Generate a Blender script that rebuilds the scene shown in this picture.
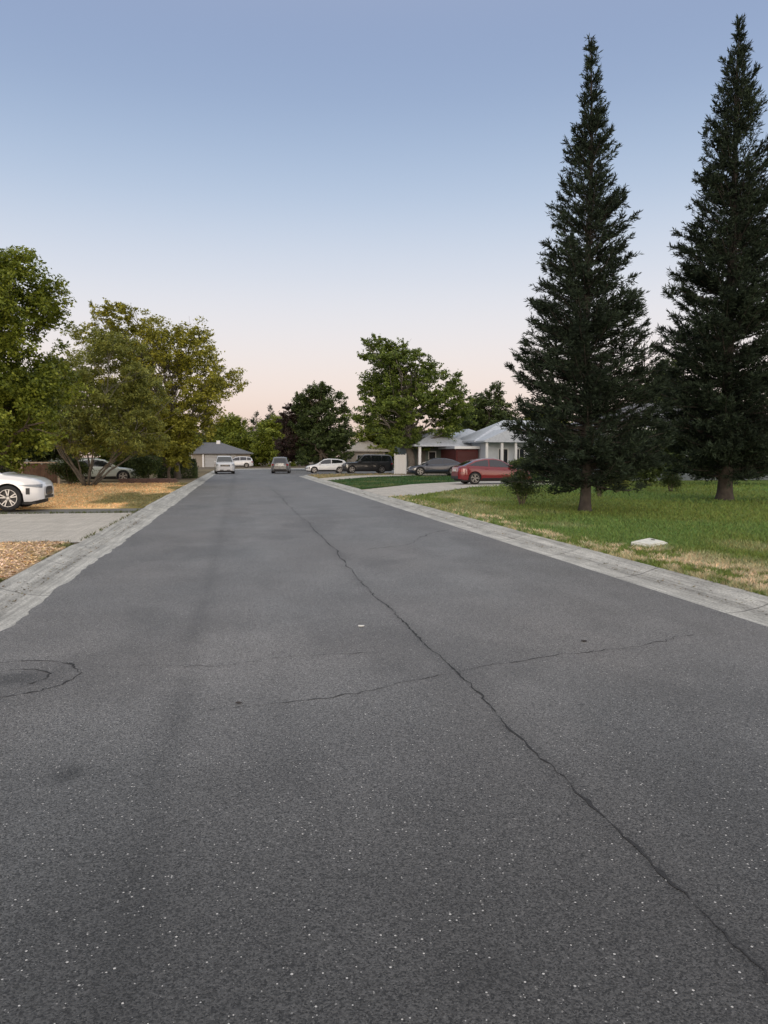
import bpy, math, random
import numpy as np
from mathutils import Vector, Matrix

for o in list(bpy.data.objects): bpy.data.objects.remove(o, do_unlink=True)
S = bpy.context.scene
COL = S.collection
R = math.radians

# ------------------------------------------------------------------ camera
cam = bpy.data.cameras.new('camera'); camo = bpy.data.objects.new('camera', cam); COL.objects.link(camo)
S.camera = camo
S.render.resolution_x = 768; S.render.resolution_y = 1024
cam.sensor_fit = 'VERTICAL'; cam.sensor_height = 36.0; cam.lens = 36.0*770/1024
cam.clip_start = 0.05; cam.clip_end = 6000
YAW = math.atan(145/770); PIT = math.atan(55/770)
camo.location = (0, 0, 1.65)
camo.rotation_euler = (math.pi/2-PIT, 0, -YAW)

# ------------------------------------------------------------------ sky
w = bpy.data.worlds.new('World'); S.world = w; w.use_nodes = True
nt = w.node_tree; nt.nodes.clear()
def N(nt, t, **kw):
    n = nt.nodes.new(t)
    for k, v in kw.items(): setattr(n, k, v)
    return n
out = N(nt, 'ShaderNodeOutputWorld'); bg = N(nt, 'ShaderNodeBackground')
tc = N(nt, 'ShaderNodeTexCoord'); sep = N(nt, 'ShaderNodeSeparateXYZ')
nt.links.new(tc.outputs['Generated'], sep.inputs[0])
ramp = N(nt, 'ShaderNodeValToRGB'); ramp.color_ramp.interpolation = 'B_SPLINE'
SKY = [(0.0, (.56, .42, .37)), (.035, (.84, .65, .56)), (.085, (.90, .77, .71)), (.15, (.83, .80, .82)),
       (.22, (.70, .735, .82)), (.31, (.465, .575, .745)), (.41, (.305, .405, .60)), (.54, (.255, .325, .52)),
       (.72, (.88, .87, .86)), (1.0, (1.25, 1.20, 1.12))]
cr = ramp.color_ramp
while len(cr.elements) < len(SKY): cr.elements.new(0.5)
for e, (p, c) in zip(cr.elements, SKY): e.position = p; e.color = (*c, 1)
nt.links.new(sep.outputs['Z'], ramp.inputs[0])
sky = N(nt, 'ShaderNodeTexSky', sky_type='NISHITA')
sky.sun_disc = False; sky.sun_elevation = R(3); sky.sun_rotation = R(190)
# brighter warm afterglow low in the sky behind the camera, where the sun has just set
neg = N(nt, 'ShaderNodeMapRange'); neg.inputs['From Min'].default_value = 0.0; neg.inputs['From Max'].default_value = -1.0
neg.inputs['To Min'].default_value = 0.0; neg.inputs['To Max'].default_value = 1.0
nt.links.new(sep.outputs['Y'], neg.inputs['Value'])
lo = N(nt, 'ShaderNodeMapRange'); lo.inputs['From Min'].default_value = 0.75; lo.inputs['From Max'].default_value = 0.0
nt.links.new(sep.outputs['Z'], lo.inputs['Value'])
mm = N(nt, 'ShaderNodeMath', operation='MULTIPLY'); nt.links.new(neg.outputs[0], mm.inputs[0]); nt.links.new(lo.outputs[0], mm.inputs[1])
glow = N(nt, 'ShaderNodeMix', data_type='RGBA', blend_type='ADD'); glow.inputs[7].default_value = (2.3, 1.80, 1.28, 1)
nt.links.new(mm.outputs[0], glow.inputs[0]); nt.links.new(ramp.outputs[0], glow.inputs[6])
add = N(nt, 'ShaderNodeMix', data_type='RGBA', blend_type='ADD'); add.inputs[0].default_value = 0.006
nt.links.new(glow.outputs[2], add.inputs[6]); nt.links.new(sky.outputs[0], add.inputs[7])
nt.links.new(add.outputs[2], bg.inputs[0]); bg.inputs[1].default_value = 1.0
nt.links.new(bg.outputs[0], out.inputs[0])

# ------------------------------------------------------------------ sun (just below the roofline behind the camera, very soft)
sl = bpy.data.lights.new('sun', 'SUN'); sl.energy = 0.8; sl.angle = R(25); sl.color = (1.0, .86, .70)
so = bpy.data.objects.new('sun', sl); COL.objects.link(so)
sd = Vector((math.sin(R(190))*math.cos(R(14)), math.cos(R(190))*math.cos(R(14)), math.sin(R(14))))
so.rotation_euler = sd.to_track_quat('Z', 'Y').to_euler(); so.location = (0, -20, 30)
S.view_settings.view_transform = 'Standard'; S.view_settings.look = 'None'
S.view_settings.exposure = 0.0; S.view_settings.gamma = 1.0

# ================================================================== helpers
def tag(o, label=None, cat=None, group=None, kind=None):
    if label: o['label'] = label
    if cat: o['category'] = cat
    if group: o['group'] = group
    if kind: o['kind'] = kind
    return o
def empty(name, loc, rz=0, label=None, cat=None, group=None):
    o = bpy.data.objects.new(name, None); COL.objects.link(o)
    o.location = loc; o.rotation_euler = (0, 0, rz); o.empty_display_size = .2
    return tag(o, label, cat, group)
def mesh(name, V, F, mat, parent=None, smooth=False, cols=None, mi=None):
    """V (n,3) array, F list of index tuples or (m,k) int array"""
    V = np.asarray(V, dtype=np.float32); me = bpy.data.meshes.new(name)
    if isinstance(F, np.ndarray):
        m, k = F.shape
        me.vertices.add(len(V)); me.vertices.foreach_set('co', V.ravel())
        me.loops.add(m*k); me.loops.foreach_set('vertex_index', F.astype(np.int32).ravel())
        me.polygons.add(m); me.polygons.foreach_set('loop_start', np.arange(0, m*k, k, dtype=np.int32))
        me.update(calc_edges=True)
    else:
        me.from_pydata([tuple(map(float, v)) for v in V], [], [tuple(int(i) for i in f) for f in F]); me.update()
    if cols is not None:
        at = me.color_attributes.new('Col', 'FLOAT_COLOR', 'POINT')
        c4 = np.ones((len(V), 4), np.float32); c4[:, :3] = cols; at.data.foreach_set('color', c4.ravel())
    for mt in (mat if isinstance(mat, (list, tuple)) else [mat]): me.materials.append(mt)
    if mi is not None: me.polygons.foreach_set('material_index', np.asarray(mi, dtype=np.int32))
    if smooth: me.polygons.foreach_set('use_smooth', np.ones(len(me.polygons), bool))
    o = bpy.data.objects.new(name, me); COL.objects.link(o)
    if parent: o.parent = parent
    return o
class MB:
    def __init__(s): s.v = []; s.f = []
    def add(s, V, F):
        b = len(s.v); s.v += [tuple(p) for p in V]; s.f += [tuple(i+b for i in f) for f in F]; return s
    def box(s, x0, x1, y0, y1, z0, z1):
        return s.add([(x0,y0,z0),(x1,y0,z0),(x1,y1,z0),(x0,y1,z0),(x0,y0,z1),(x1,y0,z1),(x1,y1,z1),(x0,y1,z1)],
                     [(0,3,2,1),(4,5,6,7),(0,1,5,4),(1,2,6,5),(2,3,7,6),(3,0,4,7)])
    def tube(s, P, rad, n=8, cap=True):
        P = np.array(P, float); m = len(P)
        if np.isscalar(rad): rad = [rad]*m
        rings = []
        for i in range(m):
            d = P[min(i+1, m-1)]-P[max(i-1, 0)]; d = d/(np.linalg.norm(d)+1e-9)
            a = np.array([0, 0, 1.]) if abs(d[2]) < .9 else np.array([1., 0, 0])
            u = np.cross(a, d); u /= np.linalg.norm(u); v = np.cross(d, u)
            rings.append([P[i]+rad[i]*(u*math.cos(2*math.pi*k/n)+v*math.sin(2*math.pi*k/n)) for k in range(n)])
        V = [p for r in rings for p in r]
        F = [(i*n+k, i*n+(k+1) % n, (i+1)*n+(k+1) % n, (i+1)*n+k) for i in range(m-1) for k in range(n)]
        if cap: F += [tuple(range(n))[::-1], tuple((m-1)*n+k for k in range(n))]
        return s.add(V, F)
    def build(s, name, mat, parent=None, smooth=False):
        return mesh(name, s.v, s.f, mat, parent, smooth)
def bevel(o, w=.01, seg=2):
    m = o.modifiers.new('bevel', 'BEVEL'); m.width = w; m.segments = seg; m.limit_method = 'ANGLE'; return o

# ---- value noise (numpy)
_rng = np.random.RandomState(7); _T = _rng.rand(256, 256)
def vn(x, y):
    x = np.asarray(x, float); y = np.asarray(y, float)
    xi = np.floor(x).astype(int); yi = np.floor(y).astype(int); fx = x-xi; fy = y-yi
    fx = fx*fx*(3-2*fx); fy = fy*fy*(3-2*fy)
    a = _T[xi & 255, yi & 255]; b = _T[(xi+1) & 255, yi & 255]; c = _T[xi & 255, (yi+1) & 255]; d = _T[(xi+1) & 255, (yi+1) & 255]
    return (a*(1-fx)+b*fx)*(1-fy)+(c*(1-fx)+d*fx)*fy
def fbm(x, y, o=4):
    r = 0; a = .5; t = 0
    for i in range(o): r = r+a*vn(x*2**i+i*17.3, y*2**i+i*9.1); t += a; a *= .5
    return r/t
def sstep(a, b, x):
    t = np.clip((x-a)/(b-a), 0, 1); return t*t*(3-2*t)

# ---- materials
def pmat(name, col, rough=.6, metal=0, spec=.5, coat=0, noise=0, nscale=8, bump=0, bscale=40, detail=4, col2=None):
    m = bpy.data.materials.new(name); m.use_nodes = True; nt = m.node_tree; b = nt.nodes['Principled BSDF']
    b.inputs['Base Color'].default_value = (*col, 1); b.inputs['Roughness'].default_value = rough
    b.inputs['Metallic'].default_value = metal; b.inputs['Specular IOR Level'].default_value = spec
    b.inputs['Coat Weight'].default_value = coat; b.inputs['Coat Roughness'].default_value = .04
    tc = N(nt, 'ShaderNodeTexCoord')
    if noise or col2:
        n = N(nt, 'ShaderNodeTexNoise'); n.inputs['Scale'].default_value = nscale; n.inputs['Detail'].default_value = detail
        nt.links.new(tc.outputs['Object'], n.inputs['Vector'])
        cr = N(nt, 'ShaderNodeValToRGB'); cr.color_ramp.elements[0].position = .3; cr.color_ramp.elements[1].position = .7
        c2 = col2 or tuple(min(1, c*(1+noise)) for c in col); c1 = col if col2 else tuple(c*(1-noise) for c in col)
        cr.color_ramp.elements[0].color = (*c1, 1); cr.color_ramp.elements[1].color = (*c2, 1)
        nt.links.new(n.outputs['Fac'], cr.inputs[0]); nt.links.new(cr.outputs[0], b.inputs['Base Color'])
    if bump:
        n2 = N(nt, 'ShaderNodeTexNoise'); n2.inputs['Scale'].default_value = bscale; n2.inputs['Detail'].default_value = 5
        nt.links.new(tc.outputs['Object'], n2.inputs['Vector'])
        bp = N(nt, 'ShaderNodeBump'); bp.inputs['Strength'].default_value = bump; bp.inputs['Distance'].default_value = .02
        nt.links.new(n2.outputs['Fac'], bp.inputs['Height']); nt.links.new(bp.outputs[0], b.inputs['Normal'])
    return m
def colattr_mat(name, rough=.8, spec=.25, transl=0, mul=1.0, bump=0, bscale=60):
    m = bpy.data.materials.new(name); m.use_nodes = True; nt = m.node_tree; b = nt.nodes['Principled BSDF']
    a = N(nt, 'ShaderNodeAttribute', attribute_name='Col'); nt.links.new(a.outputs['Color'], b.inputs['Base Color'])
    b.inputs['Roughness'].default_value = rough; b.inputs['Specular IOR Level'].default_value = spec
    if transl:
        t = N(nt, 'ShaderNodeBsdfTranslucent'); nt.links.new(a.outputs['Color'], t.inputs[0])
        mx = N(nt, 'ShaderNodeMixShader'); mx.inputs[0].default_value = transl
        nt.links.new(b.outputs[0], mx.inputs[1]); nt.links.new(t.outputs[0], mx.inputs[2])
        nt.links.new(mx.outputs[0], nt.nodes['Material Output'].inputs[0])
    if bump:
        tc = N(nt, 'ShaderNodeTexCoord')
        n2 = N(nt, 'ShaderNodeTexNoise'); n2.inputs['Scale'].default_value = bscale; n2.inputs['Detail'].default_value = 6
        nt.links.new(tc.outputs['Object'], n2.inputs['Vector'])
        bp = N(nt, 'ShaderNodeBump'); bp.inputs['Strength'].default_value = bump; bp.inputs['Distance'].default_value = .02
        nt.links.new(n2.outputs['Fac'], bp.inputs['Height']); nt.links.new(bp.outputs[0], b.inputs['Normal'])
    return m
def leafmat(name, cols, transl=.3, rough=.55):
    """leaf colour varies per leaf (island) and in branch-sized patches"""
    m = bpy.data.materials.new(name); m.use_nodes = True; nt = m.node_tree; b = nt.nodes['Principled BSDF']
    g = N(nt, 'ShaderNodeNewGeometry'); tc = N(nt, 'ShaderNodeTexCoord')
    n = N(nt, 'ShaderNodeTexNoise'); n.inputs['Scale'].default_value = .9; n.inputs['Detail'].default_value = 3
    nt.links.new(tc.outputs['Object'], n.inputs['Vector'])
    ma = N(nt, 'ShaderNodeMath', operation='MULTIPLY_ADD'); ma.inputs[1].default_value = .55; ma.inputs[2].default_value = -.27
    nt.links.new(g.outputs['Random Per Island'], ma.inputs[0])
    ad = N(nt, 'ShaderNodeMath', operation='ADD'); nt.links.new(ma.outputs[0], ad.inputs[0]); nt.links.new(n.outputs['Fac'], ad.inputs[1])
    cr = N(nt, 'ShaderNodeValToRGB'); e = cr.color_ramp.elements
    while len(e) < len(cols): e.new(.5)
    for i, c in enumerate(cols): e[i].position = .25+.5*i/(len(cols)-1); e[i].color = (*c, 1)
    nt.links.new(ad.outputs[0], cr.inputs[0]); nt.links.new(cr.outputs[0], b.inputs['Base Color'])
    b.inputs['Roughness'].default_value = rough; b.inputs['Specular IOR Level'].default_value = .3
    t = N(nt, 'ShaderNodeBsdfTranslucent'); nt.links.new(cr.outputs[0], t.inputs[0])
    mx = N(nt, 'ShaderNodeMixShader'); mx.inputs[0].default_value = transl
    nt.links.new(b.outputs[0], mx.inputs[1]); nt.links.new(t.outputs[0], mx.inputs[2])
    nt.links.new(mx.outputs[0], nt.nodes['Material Output'].inputs[0])
    return m

# ================================================================== GROUND
M_ground = pmat('soil', (.07, .075, .04), .95, noise=.4, nscale=.3, bump=.4, bscale=6)
def sheet(name, poly, z, mat, **kw):
    return tag(mesh(name, [(x, y, z if np.isscalar(z) else z(x, y)) for x, y in poly], [tuple(range(len(poly)))], mat), kind='structure', **kw)
sheet('ground', [(-2500, -2500), (2500, -2500), (2500, 2500), (-2500, 2500)], -.06, M_ground)

# ---- asphalt material
def asphalt():
    m = bpy.data.materials.new('asphalt'); m.use_nodes = True; nt = m.node_tree; b = nt.nodes['Principled BSDF']
    L = nt.links.new; tc = N(nt, 'ShaderNodeTexCoord'); P = tc.outputs['Object']
    at = N(nt, 'ShaderNodeAttribute', attribute_name='Col')
    def vor(scale, feat='F1'):
        v = N(nt, 'ShaderNodeTexVoronoi', feature=feat); v.inputs['Scale'].default_value = scale; L(P, v.inputs['Vector']); return v
    def mr(src, a, b_, c, d):
        n = N(nt, 'ShaderNodeMapRange'); L(src, n.inputs[0])
        for i, v in zip((1, 2, 3, 4), (a, b_, c, d)): n.inputs[i].default_value = v
        return n.outputs[0]
    def mul(a, b_, op='MULTIPLY'):
        n = N(nt, 'ShaderNodeMath', operation=op); L(a, n.inputs[0])
        if isinstance(b_, (int, float)): n.inputs[1].default_value = b_
        else: L(b_, n.inputs[1])
        return n.outputs[0]
    v1 = vor(165); sx = N(nt, 'ShaderNodeSeparateColor'); L(v1.outputs['Color'], sx.inputs[0])
    v2 = vor(82); s2 = N(nt, 'ShaderNodeSeparateColor'); L(v2.outputs['Color'], s2.inputs[0])
    n1 = N(nt, 'ShaderNodeTexNoise'); n1.inputs['Scale'].default_value = 1.1; n1.inputs['Detail'].default_value = 6; L(P, n1.inputs['Vector'])
    n2 = N(nt, 'ShaderNodeTexNoise'); n2.inputs['Scale'].default_value = 48; n2.inputs['Detail'].default_value = 4; L(P, n2.inputs['Vector'])
    g = mul(mr(sx.outputs[0], 0, 1, .22, 1.78), mr(n2.outputs[0], .3, .7, .80, 1.20))
    g = mul(g, mr(n1.outputs[0], .3, .7, .90, 1.10))
    base = N(nt, 'ShaderNodeVectorMath', operation='SCALE'); L(at.outputs['Color'], base.inputs[0]); L(g, base.inputs['Scale'])
    # pale aggregate stones
    r1 = mul(s2.outputs[0], .85, 'GREATER_THAN'); 
    dd = N(nt, 'ShaderNodeMath', operation='LESS_THAN'); L(v2.outputs['Distance'], dd.inputs[0]); L(mul(s2.outputs[1], .38), dd.inputs[1])
    spk = mul(r1, dd.outputs[0]); spk = mul(spk, mr(s2.outputs[2], 0, 1, .25, 1.0))
    mx = N(nt, 'ShaderNodeMix', data_type='RGBA'); L(spk, mx.inputs[0]); L(base.outputs[0], mx.inputs[6]); mx.inputs[7].default_value = (.62, .60, .57, 1)
    L(mx.outputs[2], b.inputs['Base Color'])
    b.inputs['Roughness'].default_value = .62; b.inputs['Specular IOR Level'].default_value = .5
    h = mul(mr(v1.outputs['Distance'], 0, .8, 1, 0), mr(sx.outputs[1], 0, 1, .4, 1.0))
    bp = N(nt, 'ShaderNodeBump'); bp.inputs['Strength'].default_value = .55; bp.inputs['Distance'].default_value = .004
    L(h, bp.inputs['Height']); L(bp.outputs[0], b.inputs['Normal'])
    return m
M_asph = asphalt()
M_crack = pmat('crack_tar', (.028, .028, .030), .9, noise=.3, nscale=60)

# ---- crack centre lines
rs = np.random.RandomState(3)
def jag(pts, step=.05, amp=.022, seed=0):
    r = np.random.RandomState(seed); P = np.array(pts, float); o = [P[0]]; 
    for a, b in zip(P[:-1], P[1:]):
        n = max(2, int(np.linalg.norm(b-a)/step)); d = (b-a)/np.linalg.norm(b-a); nrm = np.array([-d[1], d[0]])
        for k in range(1, n+1): o.append(a+(b-a)*k/n+nrm*r.normal(0, amp)*(k < n))
    o = np.array(o)
    # slow wander
    t = np.arange(len(o))*step; wv = (fbm(t*1.6+seed*11, t*0+seed, 3)-.5)*.12
    d = (P[-1]-P[0])/np.linalg.norm(P[-1]-P[0]); o += np.outer(wv*np.minimum(1, np.minimum(np.arange(len(o)), len(o)-1-np.arange(len(o)))/10), [-d[1], d[0]])
    return o
CR = [ # points, half-width, width scale
 (jag([(1.60, 1.5), (1.62, 4.6), (1.66, 5.65), (1.60, 7.0), (1.57, 10.2)], .05, .008, 1), .0046),
 (jag([(1.57, 10.2), (1.66, 14), (1.69, 20), (1.66, 30), (1.7, 44)], .3, .015, 2), .005),
 (jag([(-.35, 5.0), (.55, 5.15), (1.64, 5.62), (2.28, 5.85), (3.2, 6.05), (4.2, 6.45)], .06, .015, 5), .0028),
 (jag([(-1.2, 6.3), (-.2, 6.1), (.5, 6.35), (1.2, 6.3)], .07, .015, 8), .0022),
 (jag([(2.2, 13.5), (3.1, 14.1), (4.0, 16.0), (4.9, 17.2)], .15, .03, 9), .006),
]
th = np.linspace(-2.2, 2.2, 60)
ring = np.stack([-1.75+.53*np.cos(th)+.012*rs.randn(60), 6.08+.50*np.sin(th)+.010*rs.randn(60)], 1)
CR.append((ring, .0055))
th = np.linspace(-.9, 1.9, 26)
CR.append((np.stack([-1.70+.27*np.cos(th)+.008*rs.randn(26), 6.07+.24*np.sin(th)+.007*rs.randn(26)], 1), .004))
def seg_dist(X, Y, P):
    D = np.full(X.shape, 99.)
    for a, b in zip(P[:-1], P[1:]):
        d = b-a; t = np.clip(((X-a[0])*d[0]+(Y-a[1])*d[1])/(d@d+1e-9), 0, 1)
        D = np.minimum(D, np.hypot(X-a[0]-t*d[0], Y-a[1]-t*d[1]))
    return D
def road_col(X, Y):
    v = .147+.0*X
    v = v*(1+.20*(fbm(X*.55, Y*.16, 4)-.5)+.14*(fbm(X*2.3+9, Y*.9, 3)-.5))
    # wheel-path polish and longitudinal joints
    v = v*(1-.22*np.exp(-((X+.40-.10*(fbm(Y*.5, Y*0, 2)-.5))/.10)**2)*(.35+1.1*fbm(Y*1.3, X*2, 3)))*(1-.10*np.exp(-((X+.62)/.30)**2)*sstep(1, 3, 6-Y))
    v = v*(1-.16*sstep(.52, .72, fbm(X*1.1+7, Y*.5+3, 4)))*(1+.10*sstep(.55, .7, fbm(X*1.7+17, Y*.6+13, 4)))
    v = v*(1+.05*np.exp(-((X-.5)/.4)**2)+.05*np.exp(-((X-3.2)/.5)**2))
    # vignette and weaker grazing sheen painted into the colour, darkening toward the camera
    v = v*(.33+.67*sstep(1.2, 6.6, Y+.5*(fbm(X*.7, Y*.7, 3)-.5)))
    st = np.exp(-(((X+.9)/.095)**2+((Y-4.14)/.11)**2)**1.5*(.7+.8*fbm(X*12, Y*12, 2))); v = v*(1-.5*st)
    st = np.exp(-(((X+1.66)/.24)**2+((Y-6.06)/.19)**2)**1.5*(.6+.9*fbm(X*8, Y*8, 2))); v = v*(1-.55*st)
    v = v*(1-.14*np.exp(-((np.hypot(X+1.75, Y-6.08)-.36)/.14)**2))
    st = np.exp(-(((X-.75)/.13)**2+((Y-2.25)/.09)**2)*(.6+.9*fbm(X*9, Y*9, 2))); v = v*(1-.25*st)
    for P, k in CR[:2]:
        Q = P[::2] if len(P) > 60 else P
        v = v*(1-.22*np.exp(-(seg_dist(X, Y, Q)/.055)**2)*(.4+1.0*fbm(X*5, Y*3, 2)))
    warm = fbm(X*.8+40, Y*.3, 3)
    return np.stack([v*(1.0+.07*(warm-.4)), v*.985, v*(.965-.04*(warm-.4))], -1)
def grid(x, y):
    X, Y = np.meshgrid(x, y, indexing='ij'); n, m = X.shape
    i = np.arange(n-1)[:, None]*m+np.arange(m-1)[None]; F = np.stack([i, i+m, i+m+1, i+1], -1).reshape(-1, 4)
    return X, Y, F
RV = []; RF = []; RC = []; RM = []; off = 0
def radd(V, F, C, mi):
    global off
    RV.append(V); RF.append(F+off); RC.append(C); RM.append(np.full(len(F), mi)); off += len(V)
XL, XR = -2.21, 5.05
for (y0, y1, dy, dx) in [(-12, 1.2, .6, .6), (1.2, 9.0, .04, .045), (9.0, 24, .12, .12), (24, 66, .35, .3), (66, 98, 1., .6)]:
    X, Y, F = grid(np.linspace(XL, XR, int((XR-XL)/dx)+1), np.linspace(y0, y1, int((y1-y0)/dy)+1))
    jl = .05*(fbm(Y[0]*3.1, Y[0]*0, 4)-.5)*2*(1.0)+.02; X = X.copy()
    X[0] += -.02+.17*(fbm(Y[0]*1.1, Y[0]*0+3, 5)-.5)+.05*(vn(Y[0]*5.5, Y[0]*0+7)-.5); X[-1] += .02*(fbm(Y[0]*1.5, Y[0]*0+8, 3)-.5)
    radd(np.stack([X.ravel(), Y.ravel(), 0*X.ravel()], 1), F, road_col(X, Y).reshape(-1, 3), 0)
# cross street bend
arc = lambda cx, cy, r, a0, a1, n: [(cx+r*math.cos(R(a)), cy+r*math.sin(R(a))) for a in np.linspace(a0, a1, n)]
def quadfill(A, B, n=1):
    A = np.array(A, float); B = np.array(B, float); V = np.concatenate([A, B]); m = len(A)
    F = np.array([(i, i+1, m+i+1, m+i) for i in range(m-1)])
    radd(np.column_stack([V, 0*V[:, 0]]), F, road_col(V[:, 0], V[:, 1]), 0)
inner = arc(10.05, 66, 5.0, 180, 90, 12)+[(22, 71), (40, 71), (80, 71)]
quadfill([(XR, 66)]+inner[1:], [(XR+.001*i, 98) for i in range(1)]+[(p[0], 98) for p in inner[1:]])
outer_ = arc(5.79, 98, 8.0, 180, 90, 12)
oo = outer_+[(22, 106), (40, 106), (80, 106)]
quadfill([(p[0], 98) for p in oo], oo)
def strip(P, hw, seed):
    r = np.random.RandomState(seed); n = len(P); hw = hw*(.35+1.5*vn(np.arange(n)*.21+seed*5, np.zeros(n)+seed))
    T = np.gradient(P, axis=0); T /= np.linalg.norm(T, axis=1)[:, None]+1e-9
    Nn = np.stack([-T[:, 1], T[:, 0]], 1); W = hw*np.clip(r.normal(1, .45, n), .25, 2.2)
    W[0] = W[-1] = .0005
    A = P+Nn*W[:, None]; B = P-Nn*(W*np.clip(r.normal(1, .3, n), .4, 1.8))[:, None]
    V = np.concatenate([A, B]); F = np.array([(i, i+1, n+i+1, n+i) for i in range(n-1)])
    radd(np.column_stack([V, np.full(2*n, .003)]), F, np.full((2*n, 3), .03), 1)
for i, (P, hw) in enumerate(CR): strip(P, hw, i)
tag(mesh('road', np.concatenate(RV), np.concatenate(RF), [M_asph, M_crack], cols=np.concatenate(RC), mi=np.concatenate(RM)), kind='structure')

# ---- kerbs: one continuous rolled profile following each road edge
def concrete(name, a, b2, joints=True, attr=False):
    m = pmat(name, a, .85, col2=b2, nscale=2.2, detail=8, bump=.5, bscale=90); nt = m.node_tree; L = nt.links.new
    b = nt.nodes['Principled BSDF']; src = b.inputs['Base Color'].links[0].from_socket
    tc = N(nt, 'ShaderNodeTexCoord'); s = N(nt, 'ShaderNodeSeparateXYZ')
    n = N(nt, 'ShaderNodeTexNoise'); n.inputs['Scale'].default_value = 45; n.inputs['Detail'].default_value = 5; L(tc.outputs['Object'], n.inputs['Vector'])
    mp = N(nt, 'ShaderNodeMapping'); mp.inputs['Scale'].default_value = (9.0, .30, 1); L(tc.outputs['Object'], mp.inputs[0])
    n3 = N(nt, 'ShaderNodeTexNoise'); n3.inputs['Scale'].default_value = 2.6; n3.inputs['Detail'].default_value = 6; L(mp.outputs[0], n3.inputs['Vector'])
    r = N(nt, 'ShaderNodeMapRange'); L(n.outputs[0], r.inputs[0]); r.inputs[1].default_value = .3; r.inputs[2].default_value = .7; r.inputs[3].default_value = .68; r.inputs[4].default_value = 1.30
    r3 = N(nt, 'ShaderNodeMapRange'); L(n3.outputs[0], r3.inputs[0]); r3.inputs[1].default_value = .35; r3.inputs[2].default_value = .65; r3.inputs[3].default_value = .74 if attr else .88; r3.inputs[4].default_value = 1.14 if attr else 1.06
    mu = N(nt, 'ShaderNodeMath', operation='MULTIPLY'); L(r.outputs[0], mu.inputs[0]); L(r3.outputs[0], mu.inputs[1])
    f = mu.outputs[0]
    if joints:
        L(tc.outputs['Object'], s.inputs[0])
        nd = N(nt, 'ShaderNodeTexNoise'); nd.inputs['Scale'].default_value = 3; L(tc.outputs['Object'], nd.inputs['Vector'])
        ad = N(nt, 'ShaderNodeMath', operation='MULTIPLY_ADD'); ad.inputs[1].default_value = .09; L(nd.outputs[0], ad.inputs[0]); L(s.outputs['Y'], ad.inputs[2])
        md = N(nt, 'ShaderNodeMath', operation='PINGPONG'); md.inputs[1].default_value = 1.22; L(ad.outputs[0], md.inputs[0])
        gt = N(nt, 'ShaderNodeMapRange'); L(md.outputs[0], gt.inputs[0]); gt.inputs[1].default_value = .006; gt.inputs[2].default_value = .018; gt.inputs[3].default_value = .35; gt.inputs[4].default_value = 1
        m2 = N(nt, 'ShaderNodeMath', operation='MULTIPLY'); L(f, m2.inputs[0]); L(gt.outputs[0], m2.inputs[1]); f = m2.outputs[0]
    vs = N(nt, 'ShaderNodeVectorMath', operation='SCALE'); L(src, vs.inputs[0]); L(f, vs.inputs['Scale']); 
    if attr:
        at = N(nt, 'ShaderNodeAttribute', attribute_name='Col'); vm = N(nt, 'ShaderNodeVectorMath', operation='MULTIPLY'); L(vs.outputs[0], vm.inputs[0]); L(at.outputs['Color'], vm.inputs[1]); L(vm.outputs[0], b.inputs['Base Color'])
    else: L(vs.outputs[0], b.inputs['Base Color'])
    return m
M_kerb = concrete('kerb_concrete', (.40, .395, .375), (.54, .53, .50), attr=True)
M_drive = concrete('drive_concrete', (.46, .425, .37), (.55, .51, .45))
M_drive_old = concrete('old_drive_asphalt', (.13, .128, .12), (.19, .185, .175), False)
PROF = [(-.14, -.008, -.008), (.0, -.006, -.006), (.12, -.004, -.006), (.22, .006, -.002), (.32, .024, .006), (.42, .050, .018), (.50, .075, .032), (.57, .097, .048), (.62, .112, .062),
        (.66, .121, .078), (.68, .116, .085), (.69, -.05, -.05)]
def kerb(name, path, nrm, drops, soften=.9):
    path = np.array(path, float); nrm = np.array(nrm, float)
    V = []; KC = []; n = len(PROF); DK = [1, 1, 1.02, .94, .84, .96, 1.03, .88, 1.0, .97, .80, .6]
    for i, (p, q) in enumerate(zip(path, nrm)):
        d = 0
        for (a, b) in drops: d = max(d, float(sstep(a-soften, a, p[1])*(1-sstep(b, b+soften, p[1]))) if p[0] < 6 else 0)
        wob = .012*(vn(p[0]*.9+p[1]*.9, 3.)-.5)
        for ki, (u, zh, zl) in enumerate(PROF):
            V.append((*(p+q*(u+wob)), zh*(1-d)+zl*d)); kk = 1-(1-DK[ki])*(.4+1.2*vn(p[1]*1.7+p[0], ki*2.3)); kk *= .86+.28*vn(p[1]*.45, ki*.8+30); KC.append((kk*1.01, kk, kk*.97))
    F = [(i*n+k, i*n+k+1, (i+1)*n+k+1, (i+1)*n+k) for i in range(len(path)-1) for k in range(n-1)]
    return tag(mesh(name, V, F, M_kerb, cols=np.array(KC)), kind='structure')
ys = list(np.arange(-12, 66, .3))
pr = [(XR, y) for y in ys]; nr = [(1, 0)]*len(ys)
a = np.linspace(180, 90, 14)
pr += [(10.05+5*math.cos(R(t)), 66+5*math.sin(R(t))) for t in a]; nr += [(-math.cos(R(t)), -math.sin(R(t))) for t in a]
pr += [(x, 71) for x in (12, 16, 22, 30, 50, 80)]; nr += [(0, -1)]*6
kerb('kerb_right', pr, nr, [(29.6, 36.0), (50.5, 56.5)])
ys = list(np.arange(-12, 98, .3))
pl = [(XL, y) for y in ys]; nl = [(-1, 0)]*len(ys)
a = np.linspace(180, 90, 14)
pl += [(5.79+8*math.cos(R(t)), 98+8*math.sin(R(t))) for t in a]; nl += [(math.cos(R(t)), math.sin(R(t))) for t in a]
pl += [(x, 106) for x in (8, 14, 22, 40, 80)]; nl += [(0, 1)]*5
kerb('kerb_left', pl, nl, [(14.9, 24.6), (93, 110)])

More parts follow.
